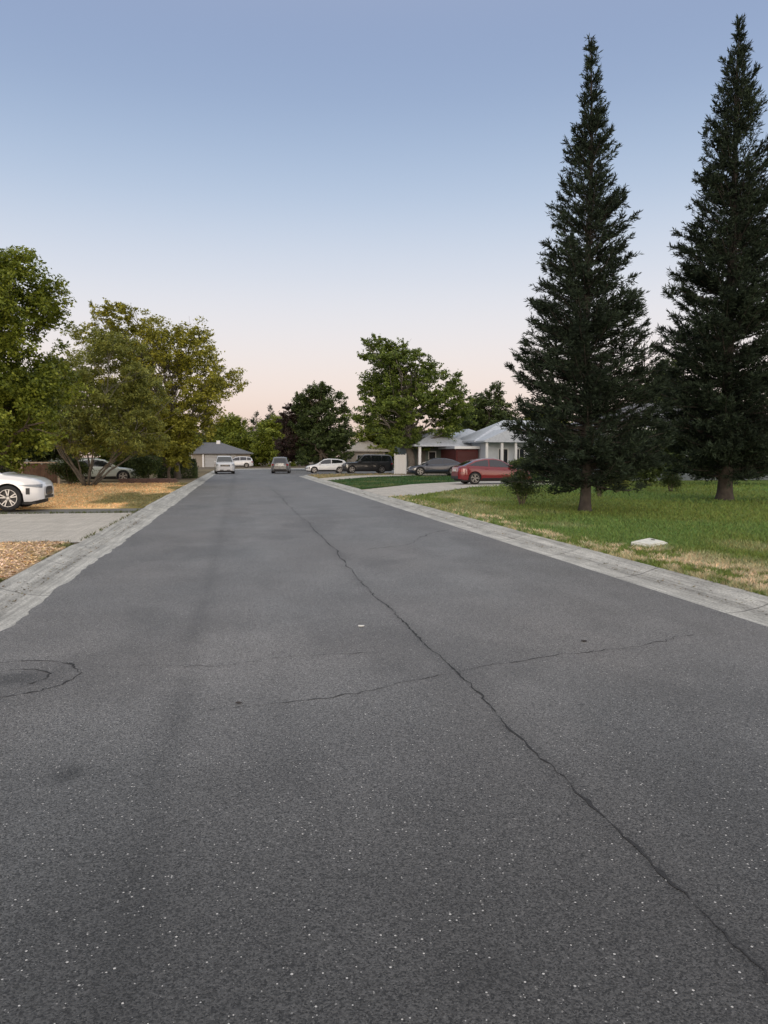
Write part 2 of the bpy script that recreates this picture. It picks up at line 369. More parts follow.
# ---- right yards
def yard(name, poly, z, mat): return sheet(name, poly, z, mat)
M_dirt = pmat('yard_dirt', (.13, .10, .065), .95, noise=.35, nscale=1.5, bump=.6, bscale=30)
RX = XR+.68; LX = XL-.68
ra = arc(10.05, 66, 5-.68, 180, 90, 10)
yard('yard_right', [(RX, -12), (120, -12), (120, 71-.68)]+[(p[0], p[1]) for p in ra[::-1]], .075, M_dirt)
yard('yard_left', [(LX, -12)]+[(LX, 98)]+arc(5.79, 98, 8.68, 180, 90, 10)+[(120, 106.68), (120, 220), (-120, 220), (-120, -12)], .07, M_dirt)
def lawn_col(X, Y):
    """real grass / straw colour of the right lawn (dry by the kerb)"""
    n = fbm(X*.9, Y*.7, 4); n2 = fbm(X*3.1+5, Y*2.6, 3); e = (X-RX)
    wdt = .45+1.35*np.exp(-((Y-8.2)/3.6)**2); near = 1-sstep(.45*wdt, 1.5*wdt, e+1.3*(n-.5))
    n3 = fbm(X*6.5+2, Y*5.0, 2); dry = np.clip(near*sstep(.48, .57, .4*n2+.6*n3+.10*(1-sstep(0, 3.5, abs(Y-9.8)))), 0, 1)
    dry = np.maximum(dry, .30*sstep(.56, .70, fbm(X*.45+30, Y*.3+4, 3))*(1-sstep(2, 6, e)))
    edge = 1-sstep(.05, .35, e+.25*(n2-.5)); dry = np.clip(dry*(1-.5*edge), 0, 1)
    lush = sstep(.42, .68, fbm(X*.25+3, Y*.2+8, 3))
    g = np.array([.160, .220, .050])[None]*(1-lush[:, None])+np.array([.140, .225, .056])[None]*lush[:, None]
    s = np.array([.58, .50, .34])[None]*(.6+.8*n3[:, None])
    return g*(1-dry[:, None])+s*dry[:, None], dry
M_turf = colattr_mat('turf', .95, .1, bump=.8, bscale=50)
M_blade = colattr_mat('grass_blade', .6, .3, transl=.25)
def inpoly(x, y, poly):
    r = np.zeros(x.shape, bool); j = len(poly)-1
    for i in range(len(poly)):
        (xi, yi), (xj, yj) = poly[i], poly[j]
        c = ((yi > y) != (yj > y)) & (x < (xj-xi)*(y-yi)/(yj-yi+1e-12)+xi); r ^= c; j = i
    return r
def turf_sheet(name, poly, z, colf, step):
    P = np.array(poly); X, Y, F = grid(np.arange(P[:, 0].min(), P[:, 0].max()+step, step), np.arange(P[:, 1].min(), P[:, 1].max()+step, step))
    cx = X.ravel()[F].mean(1); cy = Y.ravel()[F].mean(1); F = F[inpoly(cx, cy, poly)]
    C = colf(X.ravel(), Y.ravel())[0]
    used = np.unique(F); mp = np.zeros(X.size, int); mp[used] = np.arange(len(used))
    V = np.stack([X.ravel(), Y.ravel(), z+.03*(fbm(X.ravel()*.8, Y.ravel()*.8, 3)-.5)], 1)[used]
    V[:, 0] = np.clip(V[:, 0], P[:, 0].min(), P[:, 0].max())
    G = mp[F]; E = np.concatenate([G[:, [0, 1]], G[:, [1, 2]], G[:, [2, 3]], G[:, [3, 0]]]); key = np.sort(E, 1); _, idx, cnt = np.unique(key, axis=0, return_index=True, return_counts=True)
    BE = E[idx[cnt == 1]]; nv = len(V); W_ = V.copy(); W_[:, 2] -= .09
    V = np.concatenate([V, W_]); G = np.concatenate([G, np.stack([BE[:, 1], BE[:, 0], BE[:, 0]+nv, BE[:, 1]+nv], 1)])
    return tag(mesh(name, V, G, M_turf, cols=np.concatenate([C[used], C[used]])*.8), kind='structure')
def blades(name, label, poly, z, colf, n, dmax, hgt=.05, seed=0, wscale=1.0, lean=.6, fov=(-.62, .75)):
    r = np.random.RandomState(seed)
    # sample by distance from the street end so density follows what can be seen
    d = 1/(1/5.5+(1/dmax-1/5.5)*r.rand(n)); ang = math.atan2(0, 1)+r.uniform(fov[0], fov[1], n)
    x = d*np.sin(ang+YAW); y = d*np.cos(ang+YAW); ok = inpoly(x, y, poly); x, y, d = x[ok], y[ok], d[ok]; m = len(x)
    C, dry = colf(x, y); C = C*(r.uniform(.6, 1.5, m))[:, None]; C[:, 0] *= r.uniform(.85, 1.25, m)
    h = (hgt+.0011*d)*r.uniform(.5, 1.5, m)*(1+.35*(fbm(x*2, y*2, 2)-.5)); wd = (.0028+.00050*d)*wscale*r.uniform(.7, 1.3, m)
    a = r.uniform(0, 2*math.pi, m); b = r.uniform(0, 2*math.pi, m); ln = h*lean*r.uniform(.3, 1.6, m)
    zz = z+.03*(fbm(x*.8, y*.8, 3)-.5)
    p0 = np.stack([x-wd*np.cos(a), y-wd*np.sin(a), zz], 1); p1 = np.stack([x+wd*np.cos(a), y+wd*np.sin(a), zz], 1)
    p2 = np.stack([x+ln*np.cos(b), y+ln*np.sin(b), zz+h], 1)
    V = np.stack([p0, p1, p2], 1).reshape(-1, 3); F = np.arange(3*m).reshape(-1, 3)
    return tag(mesh(name, V, F, M_blade, cols=np.repeat(C, 3, 0)), label, 'grass', kind='stuff')
LAWN1 = [(RX-.03, -6), (45, -6), (45, 50), (20, 50), (14, 40), (11.6, 37.6), (7.0, 29.9), (RX-.03, 29.3)]
turf_sheet('lawn', LAWN1, .12, lawn_col, .2)
blades('grass', 'short green lawn grass with straw coloured patches along the right kerb', LAWN1, .12, lawn_col, 620000, 50, .034, 1, lean=.9)
DRV_R = [(RX-.005, 29.6), (7.0, 29.9), (11.6, 37.6), (20, 41), (20, 47), (13.5, 46), (9.5, 42), (RX-.005, 36.2)]
def slabz(x, y): return .088+.042*float(sstep(RX, RX+1.4, x))
sheet('driveway_right', DRV_R, slabz, M_drive)
def isl_col(X, Y):
    n = fbm(X*.5, Y*.4, 3); dry = sstep(.5, .75, n)*.4
    g = np.array([.045, .105, .03])[None]*(.8+.4*n[:, None]); return g*(1-dry[:, None])+np.array([.2, .19, .08])*dry[:, None], dry
ISL = [(RX, 37), (9.5, 42.6), (13.5, 46.6), (20, 48), (30, 50), (30, 60), (20, 61), (14, 61.5), (10, 58), (RX, 50.3)]
turf_sheet('lawn_island', ISL, .12, isl_col, .4)
blades('grass', 'dark green lawn between the two right driveways', ISL, .12, isl_col, 240000, 75, .02, 4, fov=(-.3, .3))
sheet('driveway_far', [(RX, 50.8), (10, 58.6), (14, 62), (30, 62), (30, 65), (13, 65), (9, 62), (RX, 56.3)], slabz, M_drive)
def drygr_col(X, Y):
    n = fbm(X*.7+2, Y*.5, 4); g = np.array([.30, .25, .12])[None]*(.7+.6*n[:, None]); k = sstep(.5, .7, fbm(X*.4, Y*.4+20, 3))[:, None]
    return g*(1-.6*k)+np.array([.09, .11, .04])*.6*k, n
COR = [(RX, 56.8), (9, 62.5), (13, 65.4), (30, 65.4), (30, 70.2), (10.2, 70.2), (7.6, 69.4), (6.2, 67.6), (RX, 66)]
turf_sheet('lawn_corner', COR, .12, drygr_col, .5)
blades('grass', 'dry yellow grass on the street corner before the parked cars', COR, .12, drygr_col, 160000, 85, .02, 6, fov=(-.3, .2))

# ---- left yards
def mulch_col(X, Y):
    n = fbm(X*1.2, Y*1.2, 4); g = np.array([.66, .47, .29])[None]*(.65+.7*n[:, None])
    e = 1-sstep(.0, .5, (LX-X)+.5*(n-.5)); e = (e*sstep(.4, .6, fbm(X*2, Y*2, 2)))[:, None]
    return g*(1-e)+np.array([.16, .17, .06])*e, n
MUL = [(LX-.01, -6), (LX-.01, 14.4), (-3.3, 14.75), (-30, 15.6), (-30, -6)]
turf_sheet('mulch_bed', MUL, .12, mulch_col, .2)
M_chip = colattr_mat('chips', .85, .2)
def chips(name, label, cat, poly, colf, n, dmax, seed, size=.02, fov=(-.75, -.1)):
    r = np.random.RandomState(seed); d = 1/(1/6.+(1/dmax-1/6.)*r.rand(n)); ang = r.uniform(fov[0], fov[1], n)+YAW
    x = d*np.sin(ang); y = d*np.cos(ang); ok = inpoly(x, y, poly); x, y, d = x[ok], y[ok], d[ok]; m = len(x)
    C = colf(x, y)[0]*r.uniform(.45, 1.7, m)[:, None]; C[:, 2] *= r.uniform(.7, 1.3, m)
    s = (size+.0007*d)*r.uniform(.5, 1.5, m); a = r.uniform(0, 6.28, m); tl = r.uniform(-.5, .5, (m, 2))
    ux = np.stack([np.cos(a), np.sin(a), tl[:, 0]], 1)*s[:, None]; uy = np.stack([-np.sin(a), np.cos(a), tl[:, 1]], 1)*(s*r.uniform(.15, .45, m))[:, None]
    c = np.stack([x, y, .125+.03*(fbm(x*.8, y*.8, 3)-.5)+r.uniform(.003, .022, m)], 1)
    V = np.stack([c-ux, c-uy, c+ux, c+uy], 1).reshape(-1, 3)
    return tag(mesh(name, V, np.arange(4*m).reshape(-1, 4), M_chip, cols=np.repeat(C, 4, 0)), label, cat, kind='stuff')
chips('wood_chips', 'orange brown bark chips and dead leaves covering the near left yard', 'wood chips', MUL, mulch_col, 150000, 17, 11)
sheet('driveway_left', [(LX-.0, 14.9), (LX-.0, 22.6), (-26, 22.9), (-26, 15.6), (-3.3, 14.75)], lambda x, y: .084+.046*float(sstep(0, 1.2, LX-x)), M_drive)
sheet('driveway_left_edge', [(LX, 22.62), (LX, 24.7), (-26, 25.4), (-26, 22.92)], lambda x, y: .084+.04*float(sstep(0, 1.2, LX-x)), M_drive_old)
def dead_col(X, Y):
    n = fbm(X*.8, Y*.6, 4); g = np.array([.80, .57, .29])[None]*(.72+.56*n[:, None])
    k = (sstep(.52, .7, fbm(X*.7, Y*.4+20, 3)+.25*(1-sstep(0, 1, LX-X)))*(1-sstep(1.5, 3.5, LX-X)))[:, None]
    return g*(1-.8*k)+np.array([.10, .13, .04])*.8*k, n
DRY = [(LX+.02, 24.5), (-26, 25.0), (-26, 47), (LX+.02, 47)]
turf_sheet('dry_lawn', DRY, .12, dead_col, .3)
blades('grass', 'golden dead grass on the left lawn beyond the white car', DRY, .12, dead_col, 260000, 50, .015, 12, lean=2.2, fov=(-.62, -.15))
def verge_col(X, Y):
    n = fbm(X*.8, Y*.3, 4); g = np.array([.26, .21, .13])[None]*(.7+.6*n[:, None]); return g, n
VER = [(LX+.02, 47), (-26, 47), (-26, 98), (LX+.02, 98)]
turf_sheet('dirt_verge', VER, .115, verge_col, .6)
r_ = np.random.RandomState(31)
def weeds(name, label, pts, seed):
    r = np.random.RandomState(seed); V = []; C = []
    for (x, y) in pts:
        for k in range(5):
            a = r.uniform(0, 6.28); h = r.uniform(.02, .08); w_ = .006; b = r.uniform(0, 6.28)
            V += [(x-w_*math.cos(a), y-w_*math.sin(a), .08), (x+w_*math.cos(a), y+w_*math.sin(a), .08), (x+h*.7*math.cos(b), y+h*.7*math.sin(b), .1+h)]
            C += [np.array([.10, .12, .04])*r.uniform(.5, 1.6)]*3
    return tag(mesh(name, V, np.arange(len(V)).reshape(-1, 3), M_blade, cols=np.array(C)), label, 'weeds', kind='stuff')
pts = [(x, 22.61+.03*r_.randn()) for x in -2.9-23*r_.rand(700)**1.3]+[(LX-.02+.02*r_.randn(), y) for y in r_.uniform(15, 24, 60)]+[(x, 14.8+.03*r_.randn()-.03*x*0) for x in -3.0-10*r_.rand(260)]
weeds('weeds', 'thin line of weeds in the joints of the left driveway', pts, 5)
def apron_crack():
    P = []
    for (a, b, sd) in [((-2.25, 17.9), (-3.3, 18.0), 21), ((-2.3, 14.6), (-3.2, 14.7), 22), ((-2.3, 11.6), (-2.85, 11.75), 23), ((-3.3, 18.0), (-3.2, 22.5), 24), ((-2.5, 21.0), (-3.2, 20.6), 25)]: P.append(jag([a, b], .08, .02, sd))
    return P
# ================================================================== TREES
M_bark = pmat('bark', (.10, .075, .055), .9, col2=(.17, .14, .11), nscale=6, bump=1., bscale=22)
M_bark_pale = pmat('bark_pale', (.11, .10, .085), .9, col2=(.21, .19, .17), nscale=4, bump=.8, bscale=20)
M_bark_red = pmat('bark_red', (.035, .029, .025), .95, col2=(.075, .064, .055), nscale=5, bump=1., bscale=18)
def leaves_mesh(name, P, size, mat, parent, r, aspect=.55, up=.8, outc=None):
    m = len(P); nrm = r.normal(size=(m, 3)); nrm[:, 2] = abs(nrm[:, 2])*1.0+up*.6
    if outc is not None:
        o_ = P-outc; o_ /= np.linalg.norm(o_, axis=1)[:, None]+1e-6; nrm += .5*o_
    nrm /= np.linalg.norm(nrm, axis=1)[:, None]
    t = np.cross(nrm, r.normal(size=(m, 3))); t /= np.linalg.norm(t, axis=1)[:, None]+1e-9; b = np.cross(nrm, t)
    s = size*r.uniform(.6, 1.35, m)[:, None]*.5
    V = np.stack([P-t*s, P-b*s*aspect-t*s*.1-nrm*s*.12, P+t*s, P+b*s*aspect-t*s*.1-nrm*s*.12], 1).reshape(-1, 3)
    return mesh(name, V, np.arange(4*m).reshape(-1, 4), mat, parent)
def profile(rows, z):
    rows = sorted(rows); zs = [a[0] for a in rows]
    return np.interp(z, zs, [a[1] for a in rows]), np.interp(z, zs, [a[2] for a in rows])
DENS = 1.0; LSZ = 1.2
def tree(name, label, loc, rows, mat, bark, leaf=.13, nlobe=90, per=420, rad=.18, seed=0, depth=.8, lobe=(.075, .13), stems=1, group=None, spread=None,
         fork=None, twig=True, rz=0, flat=.72, trunk_lean=0, cat='tree', nlimb=34):
    """deciduous tree: rows = (height, left, right) of the crown; lobes of leaves carried by limbs"""
    r = np.random.RandomState(seed); T = empty(name, loc, rz, label, cat, group)
    zs = np.array([a[0] for a in rows]); z0, z1 = zs.min(), zs.max(); wmax = max(a[2]-a[1] for a in rows)
    L = []; tries = 0
    while len(L) < nlobe and tries < 9000:
        tries += 1
        z = r.uniform(z0, z1); xl, xr = profile(rows, z); wd = xr-xl
        if r.rand() > wd/wmax: continue
        c = (xl+xr)/2; rr = r.uniform(*lobe)*wmax*min(1, .55+.5*wd/wmax)
        # stay inside silhouette, prefer the outer shell
        u = r.normal(size=2); u /= np.linalg.norm(u); q = r.rand()**.42
        hx = max(wd/2-rr*.7, .05); hy = max(wmax*.5*depth*(.35+.65*wd/wmax)-rr*.7, .05)
        L.append((c+u[0]*q*hx, u[1]*q*hy, min(z, z1-rr*flat*.9), rr))
    L = np.array(L)
    # trunk and limbs
    tb = MB(); fk = fork or max(z0*.9, .12*z1); cx = sum((a[1]+a[2])/2 for a in rows)/len(rows)
    stemtops = []
    for k in range(stems):
        if stems == 1: top = np.array([cx*.35+trunk_lean, 0, fk+(z1-fk)*.45]); b0 = np.array([0, 0, -.1]); rr = rad
        else:
            a = 2*math.pi*k/stems+r.uniform(-.4, .4); sp = spread or .35*wmax/2
            top = np.array([cx*.6+math.cos(a)*sp*1.5, math.sin(a)*sp, fk+(z1-fk)*r.uniform(.3, .6)]); b0 = np.array([math.cos(a)*rad*1.2, math.sin(a)*rad*1.2, -.1]); rr = rad*r.uniform(.5, .8)
        n = 9; pts = [b0+(top-b0)*t+np.array([r.normal()*.05, r.normal()*.05, 0])*(0 < t < 1)*(1+z1*.06)+np.array([0, 0, (t-t*t)*.4*(stems > 1)]) for t in np.linspace(0, 1, n)]
        tb.tube(pts, [rr*(1.35 if i == 0 else 1.0)*(1-(.62 if stems == 1 else .9)*i/(n-1)) for i in range(n)], 9); stemtops.append((pts, rr))
    order = r.permutation(len(L))[:nlimb]
    for i in order:
        p = L[i, :3]; pts, rr = stemtops[int(np.argmin([np.linalg.norm(s[0][-1]-p) for s in stemtops]))]
        cand = [(j, q) for j, q in enumerate(pts) if j >= 3 and q[2] < p[2]-.08*z1] or [(3, pts[3])]
        j, q = cand[r.randint(max(0, len(cand)-4), len(cand))] if len(cand) > 1 else cand[0]
        mid = q+(p-q)*.5+np.array([r.normal()*.1, r.normal()*.1, .0])*wmax*.12+np.array([0, 0, .06*(p[2]-q[2])]); m1 = (q+mid)/2+r.normal(size=3)*.02*wmax; m2 = (mid+p)/2+r.normal(size=3)*.025*wmax
        r0 = rr*(1-.62*j/8)*.55; tb.tube([q, m1, mid, m2, p], [r0, r0*.75, r0*.55, r0*.36, .012+r0*.12], 6, False)
        for kk in range(3):
            e = p+r.normal(size=3)*L[i, 3]*.8; tb.tube([m2+(mid-m2)*r.rand(), (m2+e)/2+r.normal(size=3)*.03, e], [r0*.25+.006, r0*.18+.005, .005], 4, False)
    tb.build('trunk', bark, T, smooth=True)
    # leaves
    P = []
    for (x, y, z, rr) in L:
        k = 8; sub = np.array([x, y, z])+r.normal(size=(k, 3))*rr*np.array([.55, .55, .5*flat/.72]); sr = rr*r.uniform(.28, .55, k)
        w_ = np.repeat(np.arange(k), int(per*2.1*(rr/(lobe[1]*wmax))**1.6/k)+3); v = r.normal(size=(len(w_), 3)); v /= np.linalg.norm(v, axis=1)[:, None]
        v *= (r.rand(len(w_))**.5)[:, None]*np.array([1, 1, flat]); P.append(sub[w_]+v*sr[w_][:, None]*1.15)
        if twig:   # shoots that poke out of the crown and roughen its outline
            for q in range(4):
                d = np.array([x-cx*.8, y, (z-z0)*.55+.3])+r.normal(size=3)*rr*2; d /= np.linalg.norm(d); t = r.rand(16)[:, None]
                P.append(np.array([x, y, z])+d*rr*(.5+r.uniform(.5, .95)*t)+r.normal(size=(16, 3))*leaf*.35)
    P = np.concatenate(P)
    leaves_mesh('crown', P, leaf*LSZ, mat, T, r, outc=np.array([cx, 0, (z0+z1)/2]))
    return T
def conifer(name, label, loc, H, prof, mat, bark, trad=.15, nbr=260, seed=0, needle=.12, z0=.9, lean=(0, 0), tw=.17, group=None, scale_twigs=1.0, droop=0, cat='tree', nper=12):
    """prof = [(height, radius)]"""
    r = np.random.RandomState(seed); T = empty(name, loc, 0, label, cat, group); tb = MB()
    ax = lambda z: np.array([lean[0]*z/H+.04*math.sin(z*.8), lean[1]*z/H, z])
    zz = np.array([-.1, 0, .12, .3, .6]+list(np.linspace(1.0, H, 18))); tb.tube([ax(z) for z in zz], [trad*((1-z/H)**.85)*(1+.45*math.exp(-max(z, 0)/.22))+.008 for z in zz], 10)
    pz = [p[0] for p in prof]; pr_ = [p[1] for p in prof]
    A = []; B = []; Wd = []
    # branch heights: density follows the silhouette area
    u = r.rand(nbr*4)*(H-z0)+z0; keep = r.rand(len(u)) < (.42+.58*np.interp(u, pz, pr_)/max(pr_)); u = u[keep][:nbr]
    for z in u:
        Lb = np.interp(z, pz, pr_)*min(1.16, max(.5, r.normal(.94, .13))); az = r.uniform(0, 2*math.pi); tt = z/H
        el = R(4+58*tt**1.3)+r.normal()*.13-droop*(1-tt)
        st = ax(z-min(.35*Lb*math.tan(max(el, 0)), z*.3)); n = 6; pts = [st]; d = np.array([math.cos(az)*math.cos(el), math.sin(az)*math.cos(el), math.sin(el)])
        bend = r.normal(.10, .12)+.12*(1-tt)
        for k in range(1, n):
            d = d+np.array([0, 0, (bend if k > 2 else -.05)*.5])+r.normal(size=3)*.05; d /= np.linalg.norm(d); pts.append(pts[-1]+d*Lb/(n-1))
        pts = np.array(pts); br = .008+.012*Lb; tb.tube(pts, [br*(1-.8*k/(n-1)) for k in range(n)], 4, False)
        nt_ = int((7+16*Lb)*scale_twigs*(1.12-.74*tt))
        for q in range(nt_):
            t = 1-(r.rand()**1.6)*.84 if Lb > .5 else r.rand(); f = t*(n-1); i = min(int(f), n-2); p = pts[i]+(pts[i+1]-pts[i])*(f-i); bd = pts[i+1]-pts[i]; bd /= np.linalg.norm(bd)
            s = np.cross(bd, [0, 0, 1.]); s /= np.linalg.norm(s)+1e-6; sg = 1 if r.rand() < .5 else -1
            td = bd*r.uniform(.4, .95)+s*sg*r.uniform(.25, .9)+np.array([0, 0, r.normal(.06, .26)]); td /= np.linalg.norm(td)
            tl = tw*(1-.35*tt)*r.uniform(.6, 1.7)*(1+.5*(1-t)*min(Lb, 1.6)); m = nper
            k = (np.arange(m)+r.rand(m))/m; base = p+td*tl*k[:, None]
            nd = td*.8+r.normal(size=(m, 3))*.36+np.array([0, 0, .12]); nd /= np.linalg.norm(nd, axis=1)[:, None]
            A.append(base); B.append(nd)
        A.append(pts[-1][None]+0*pts[-1][None]); B.append(d[None])
    # leader
    for q in range(16):
        z = H-r.rand()*.9; a = r.uniform(0, 6.28); p = ax(z); td = np.array([math.cos(a)*.6, math.sin(a)*.6, .75]); A.append(p[None]); B.append(td[None])
    A = np.concatenate(A); B = np.concatenate(B); m = len(A); Ln = needle*r.uniform(.6, 1.3, m)[:, None]; sd = np.cross(B, r.normal(size=(m, 3))); sd /= np.linalg.norm(sd, axis=1)[:, None]+1e-9
    Wn = Ln*.10; V = np.stack([A, A+B*Ln*.45+sd*Wn, A+B*Ln, A+B*Ln*.45-sd*Wn], 1).reshape(-1, 3)
    tb.build('trunk', bark, T, smooth=True)
    mesh('crown', V, np.arange(4*m).reshape(-1, 4), mat, T)
    return T
def copy_tree(o, loc, rz, sc, label, group=None):
    c = o.copy(); COL.objects.link(c); c.location = loc; c.rotation_euler = (0, 0, rz); c.scale = sc; c['label'] = label
    if group: c['group'] = group
    for ch in o.children:
        k = ch.copy(); COL.objects.link(k); k.parent = c
        for g in ch.children: d = g.copy(); COL.objects.link(d); d.parent = k
    return c
G_bright = leafmat('leaf_bright', [(.085, .115, .016), (.18, .225, .030), (.30, .34, .050)])
G_olive = leafmat('leaf_olive', [(.13, .15, .034), (.22, .24, .052), (.33, .34, .075)])
G_yel = leafmat('leaf_yellowgreen', [(.14, .145, .022), (.27, .27, .036), (.40, .38, .055)])
G_maple = leafmat('leaf_maple', [(.055, .085, .018), (.12, .17, .032), (.21, .27, .05)])
G_dark = leafmat('leaf_dark', [(.034, .050, .018), (.066, .096, .030), (.115, .155, .044)])
G_plum = leafmat('leaf_plum', [(.03, .022, .02), (.06, .03, .028), (.045, .05, .025)])
G_con = leafmat('needle_dark', [(.008, .015, .009), (.018, .030, .017), (.044, .066, .038)], transl=.05, rough=.9)
G_con2 = leafmat('needle_far', [(.020, .032, .020), (.035, .055, .03), (.055, .08, .04)], transl=.1)

conifer('conifer_tree', 'tall narrow dark conifer on the lawn nearer the street, left of its taller twin', (9.65, 20.4, .10), 12.95,
        [(.6, 1.8), (1.2, 2.1), (2.2, 2.12), (3.3, 2.0), (4.7, 1.75), (6.0, 1.45), (7.3, 1.22), (8.7, .93), (10.1, .68), (11.2, .46), (11.9, .26), (12.3, .07), (12.9, .02)],
        G_con, M_bark_red, .14, 620, 5, .125, .78, (-.05, 0), .20, 'two tall conifers on the right lawn')
conifer('conifer_tree', 'taller fuller dark conifer with a thick flared trunk at the right edge of the lawn', (17.0, 24.7, .10), 16.4,
        [(.8, 1.6), (1.3, 2.2), (2.2, 2.55), (3.6, 2.4), (6.1, 2.1), (9.0, 1.8), (10.9, 1.55), (12.7, 1.22), (14.6, .74), (15.4, .40), (15.8, .09), (16.4, .02)],
        G_con, M_bark_red, .25, 760, 23, .15, .8, (0, 0), .25, 'two tall conifers on the right lawn')

tree('leafy_tree', 'big bright green broadleaf tree at the far left edge behind the white car', (-8.98, 31, .1),
     [(8.9,-2.6,.35),(8.65,-3.4,1.3),(8.33,-4.4,2.3),(7.91,-5,3.2),(7.33,-5.4,3.2),(6.68,-5.6,3.1),(6.16,-5.8,2.4),(5.51,-5.8,2.8),(4.22,-5.8,3.1),(2.93,-5.6,2.8),(1.81,-5,2.0),(.84,-4.4,1.5)],
     G_bright, M_bark, .12, 200, 480, .28, 21, .8, (.06, .105), fork=1.6, rz=.1)
tree('multistem_tree', 'dull olive many stemmed tree fanning out over the dead grass', (-7.95, 43.5, .1),
     [(8.3,-.5,1.6),(7.3,-1.3,3.2),(5.66,-1.9,4.2),(3.8,-2.2,4.6),(2.8,-2.6,4.4),(1.9,-2.3,3.9)],
     G_olive, M_bark_pale, .11, 110, 330, .10, 33, .8, (.06, .11), stems=12, spread=2.7, fork=1.0, nlimb=70)
tree('leafy_tree', 'broad open yellow green tree with an airy crown leaning toward the street on the left', (-4.22, 56, .1),
     [(11.9,-5.4,-4.3),(11.3,-6.0,-1.6),(10.42,-6.3,1.0),(9.29,-6.5,3.3),(7.92,-6.6,4.5),(6.35,-6.2,5.5),(5.38,-5.4,4.9),(4.13,-3.8,3.0),(3.3,-2.9,2.6)],
     G_yel, M_bark_pale, .16, 128, 290, .2, 41, .7, (.05, .095), fork=2.2, nlimb=60)
tree('small_tree', 'low rounded yellow green tree in front of the clipped hedge on the left', (-4.6, 53.6, .1),
     [(4.4,-1.4,.7),(3.6,-2.1,1.9),(2.6,-2.3,2.1),(1.7,-2.0,1.9),(1.2,-1.5,1.3)],
     G_yel, M_bark, .15, 50, 300, .12, 51, .9, (.11, .17), fork=.9)
tree('street_tree', 'leafy green shade tree with upswept branches and pale trunk before the porch house', (15.2, 68, .1),
     [(12.03,-4.4,-3.5),(11.36,-4.6,-1.1),(10.6,-5.1,1.6),(9.3,-5.5,4.2),(7.98,-5.5,4.9),(6.65,-5.3,5.3),(5.32,-4.9,6.2),(3.98,-4.4,5.4),(2.99,-3.8,3.4),(2.5,-2.3,2.1)],
     G_maple, M_bark_pale, .18, 128, 380, .42, 61, .85, (.06, .105), fork=1.9, nlimb=44, flat=.50)
tree('dark_tree', 'large dark rounded tree behind the grey minivan', (10.2, 97, .1),
     [(10.5,-1.9,.6),(10.0,-2.6,1.5),(9.08,-3.2,2.6),(7.36,-3.9,3.5),(4.89,-4.2,4.2),(2.42,-4.2,4.4),(.68,-3.6,3.8)],
     G_dark, M_bark, .22, 110, 330, .3, 71, .8, (.06, .14), fork=1.2)
tree('plum_tree', 'dark reddish purple leaved tree left of the large dark tree', (6.2, 99, .1),
     [(8.2,-.5,1.2),(7.2,-1.3,2.2),(5.2,-1.8,2.4),(3.2,-1.8,2.3),(1.6,-1.3,1.8)],
     G_plum, M_bark, .24, 30, 260, .16, 74, .9, (.13, .2), fork=1.2)
bgt = tree('leafy_tree', 'mid green tree rising behind the roof of the white gabled house', (28.8, 86, .1),
     [(9.6,-1.3,.5),(8.4,-2.6,1.9),(6.4,-3.5,3.0),(4.1,-4.1,3.6),(1.8,-3.5,2.9)],
     G_dark, M_bark, .24, 75, 300, .26, 81, .9, (.11, .17), fork=1.4, group='background trees')
bgy = tree('leafy_tree', 'yellow green tree behind the grey roofed garage at the street end', (-1.0, 138, .1),
     [(8.2,-1.5,.8),(7.2,-3.2,2.8),(5.0,-4.6,4.4),(2.6,-4.8,4.6),(.8,-4.0,4.0)],
     G_bright, M_bark, .30, 75, 300, .3, 83, .9, (.11, .17), fork=1.4, group='background trees')
bgc = conifer('conifer_tree', 'dark pointed conifer against the pink sky beyond the street end', (6.0, 150, .1), 11.4,
        [(.8, 1.8), (2.5, 2.4), (6, 1.9), (8.5, 1.1), (10.3, .5), (11.4, .1)], G_con2, M_bark, .2, 120, 91, .36, .7, (0, 0), .42, 'background trees', scale_twigs=.7, nper=6)
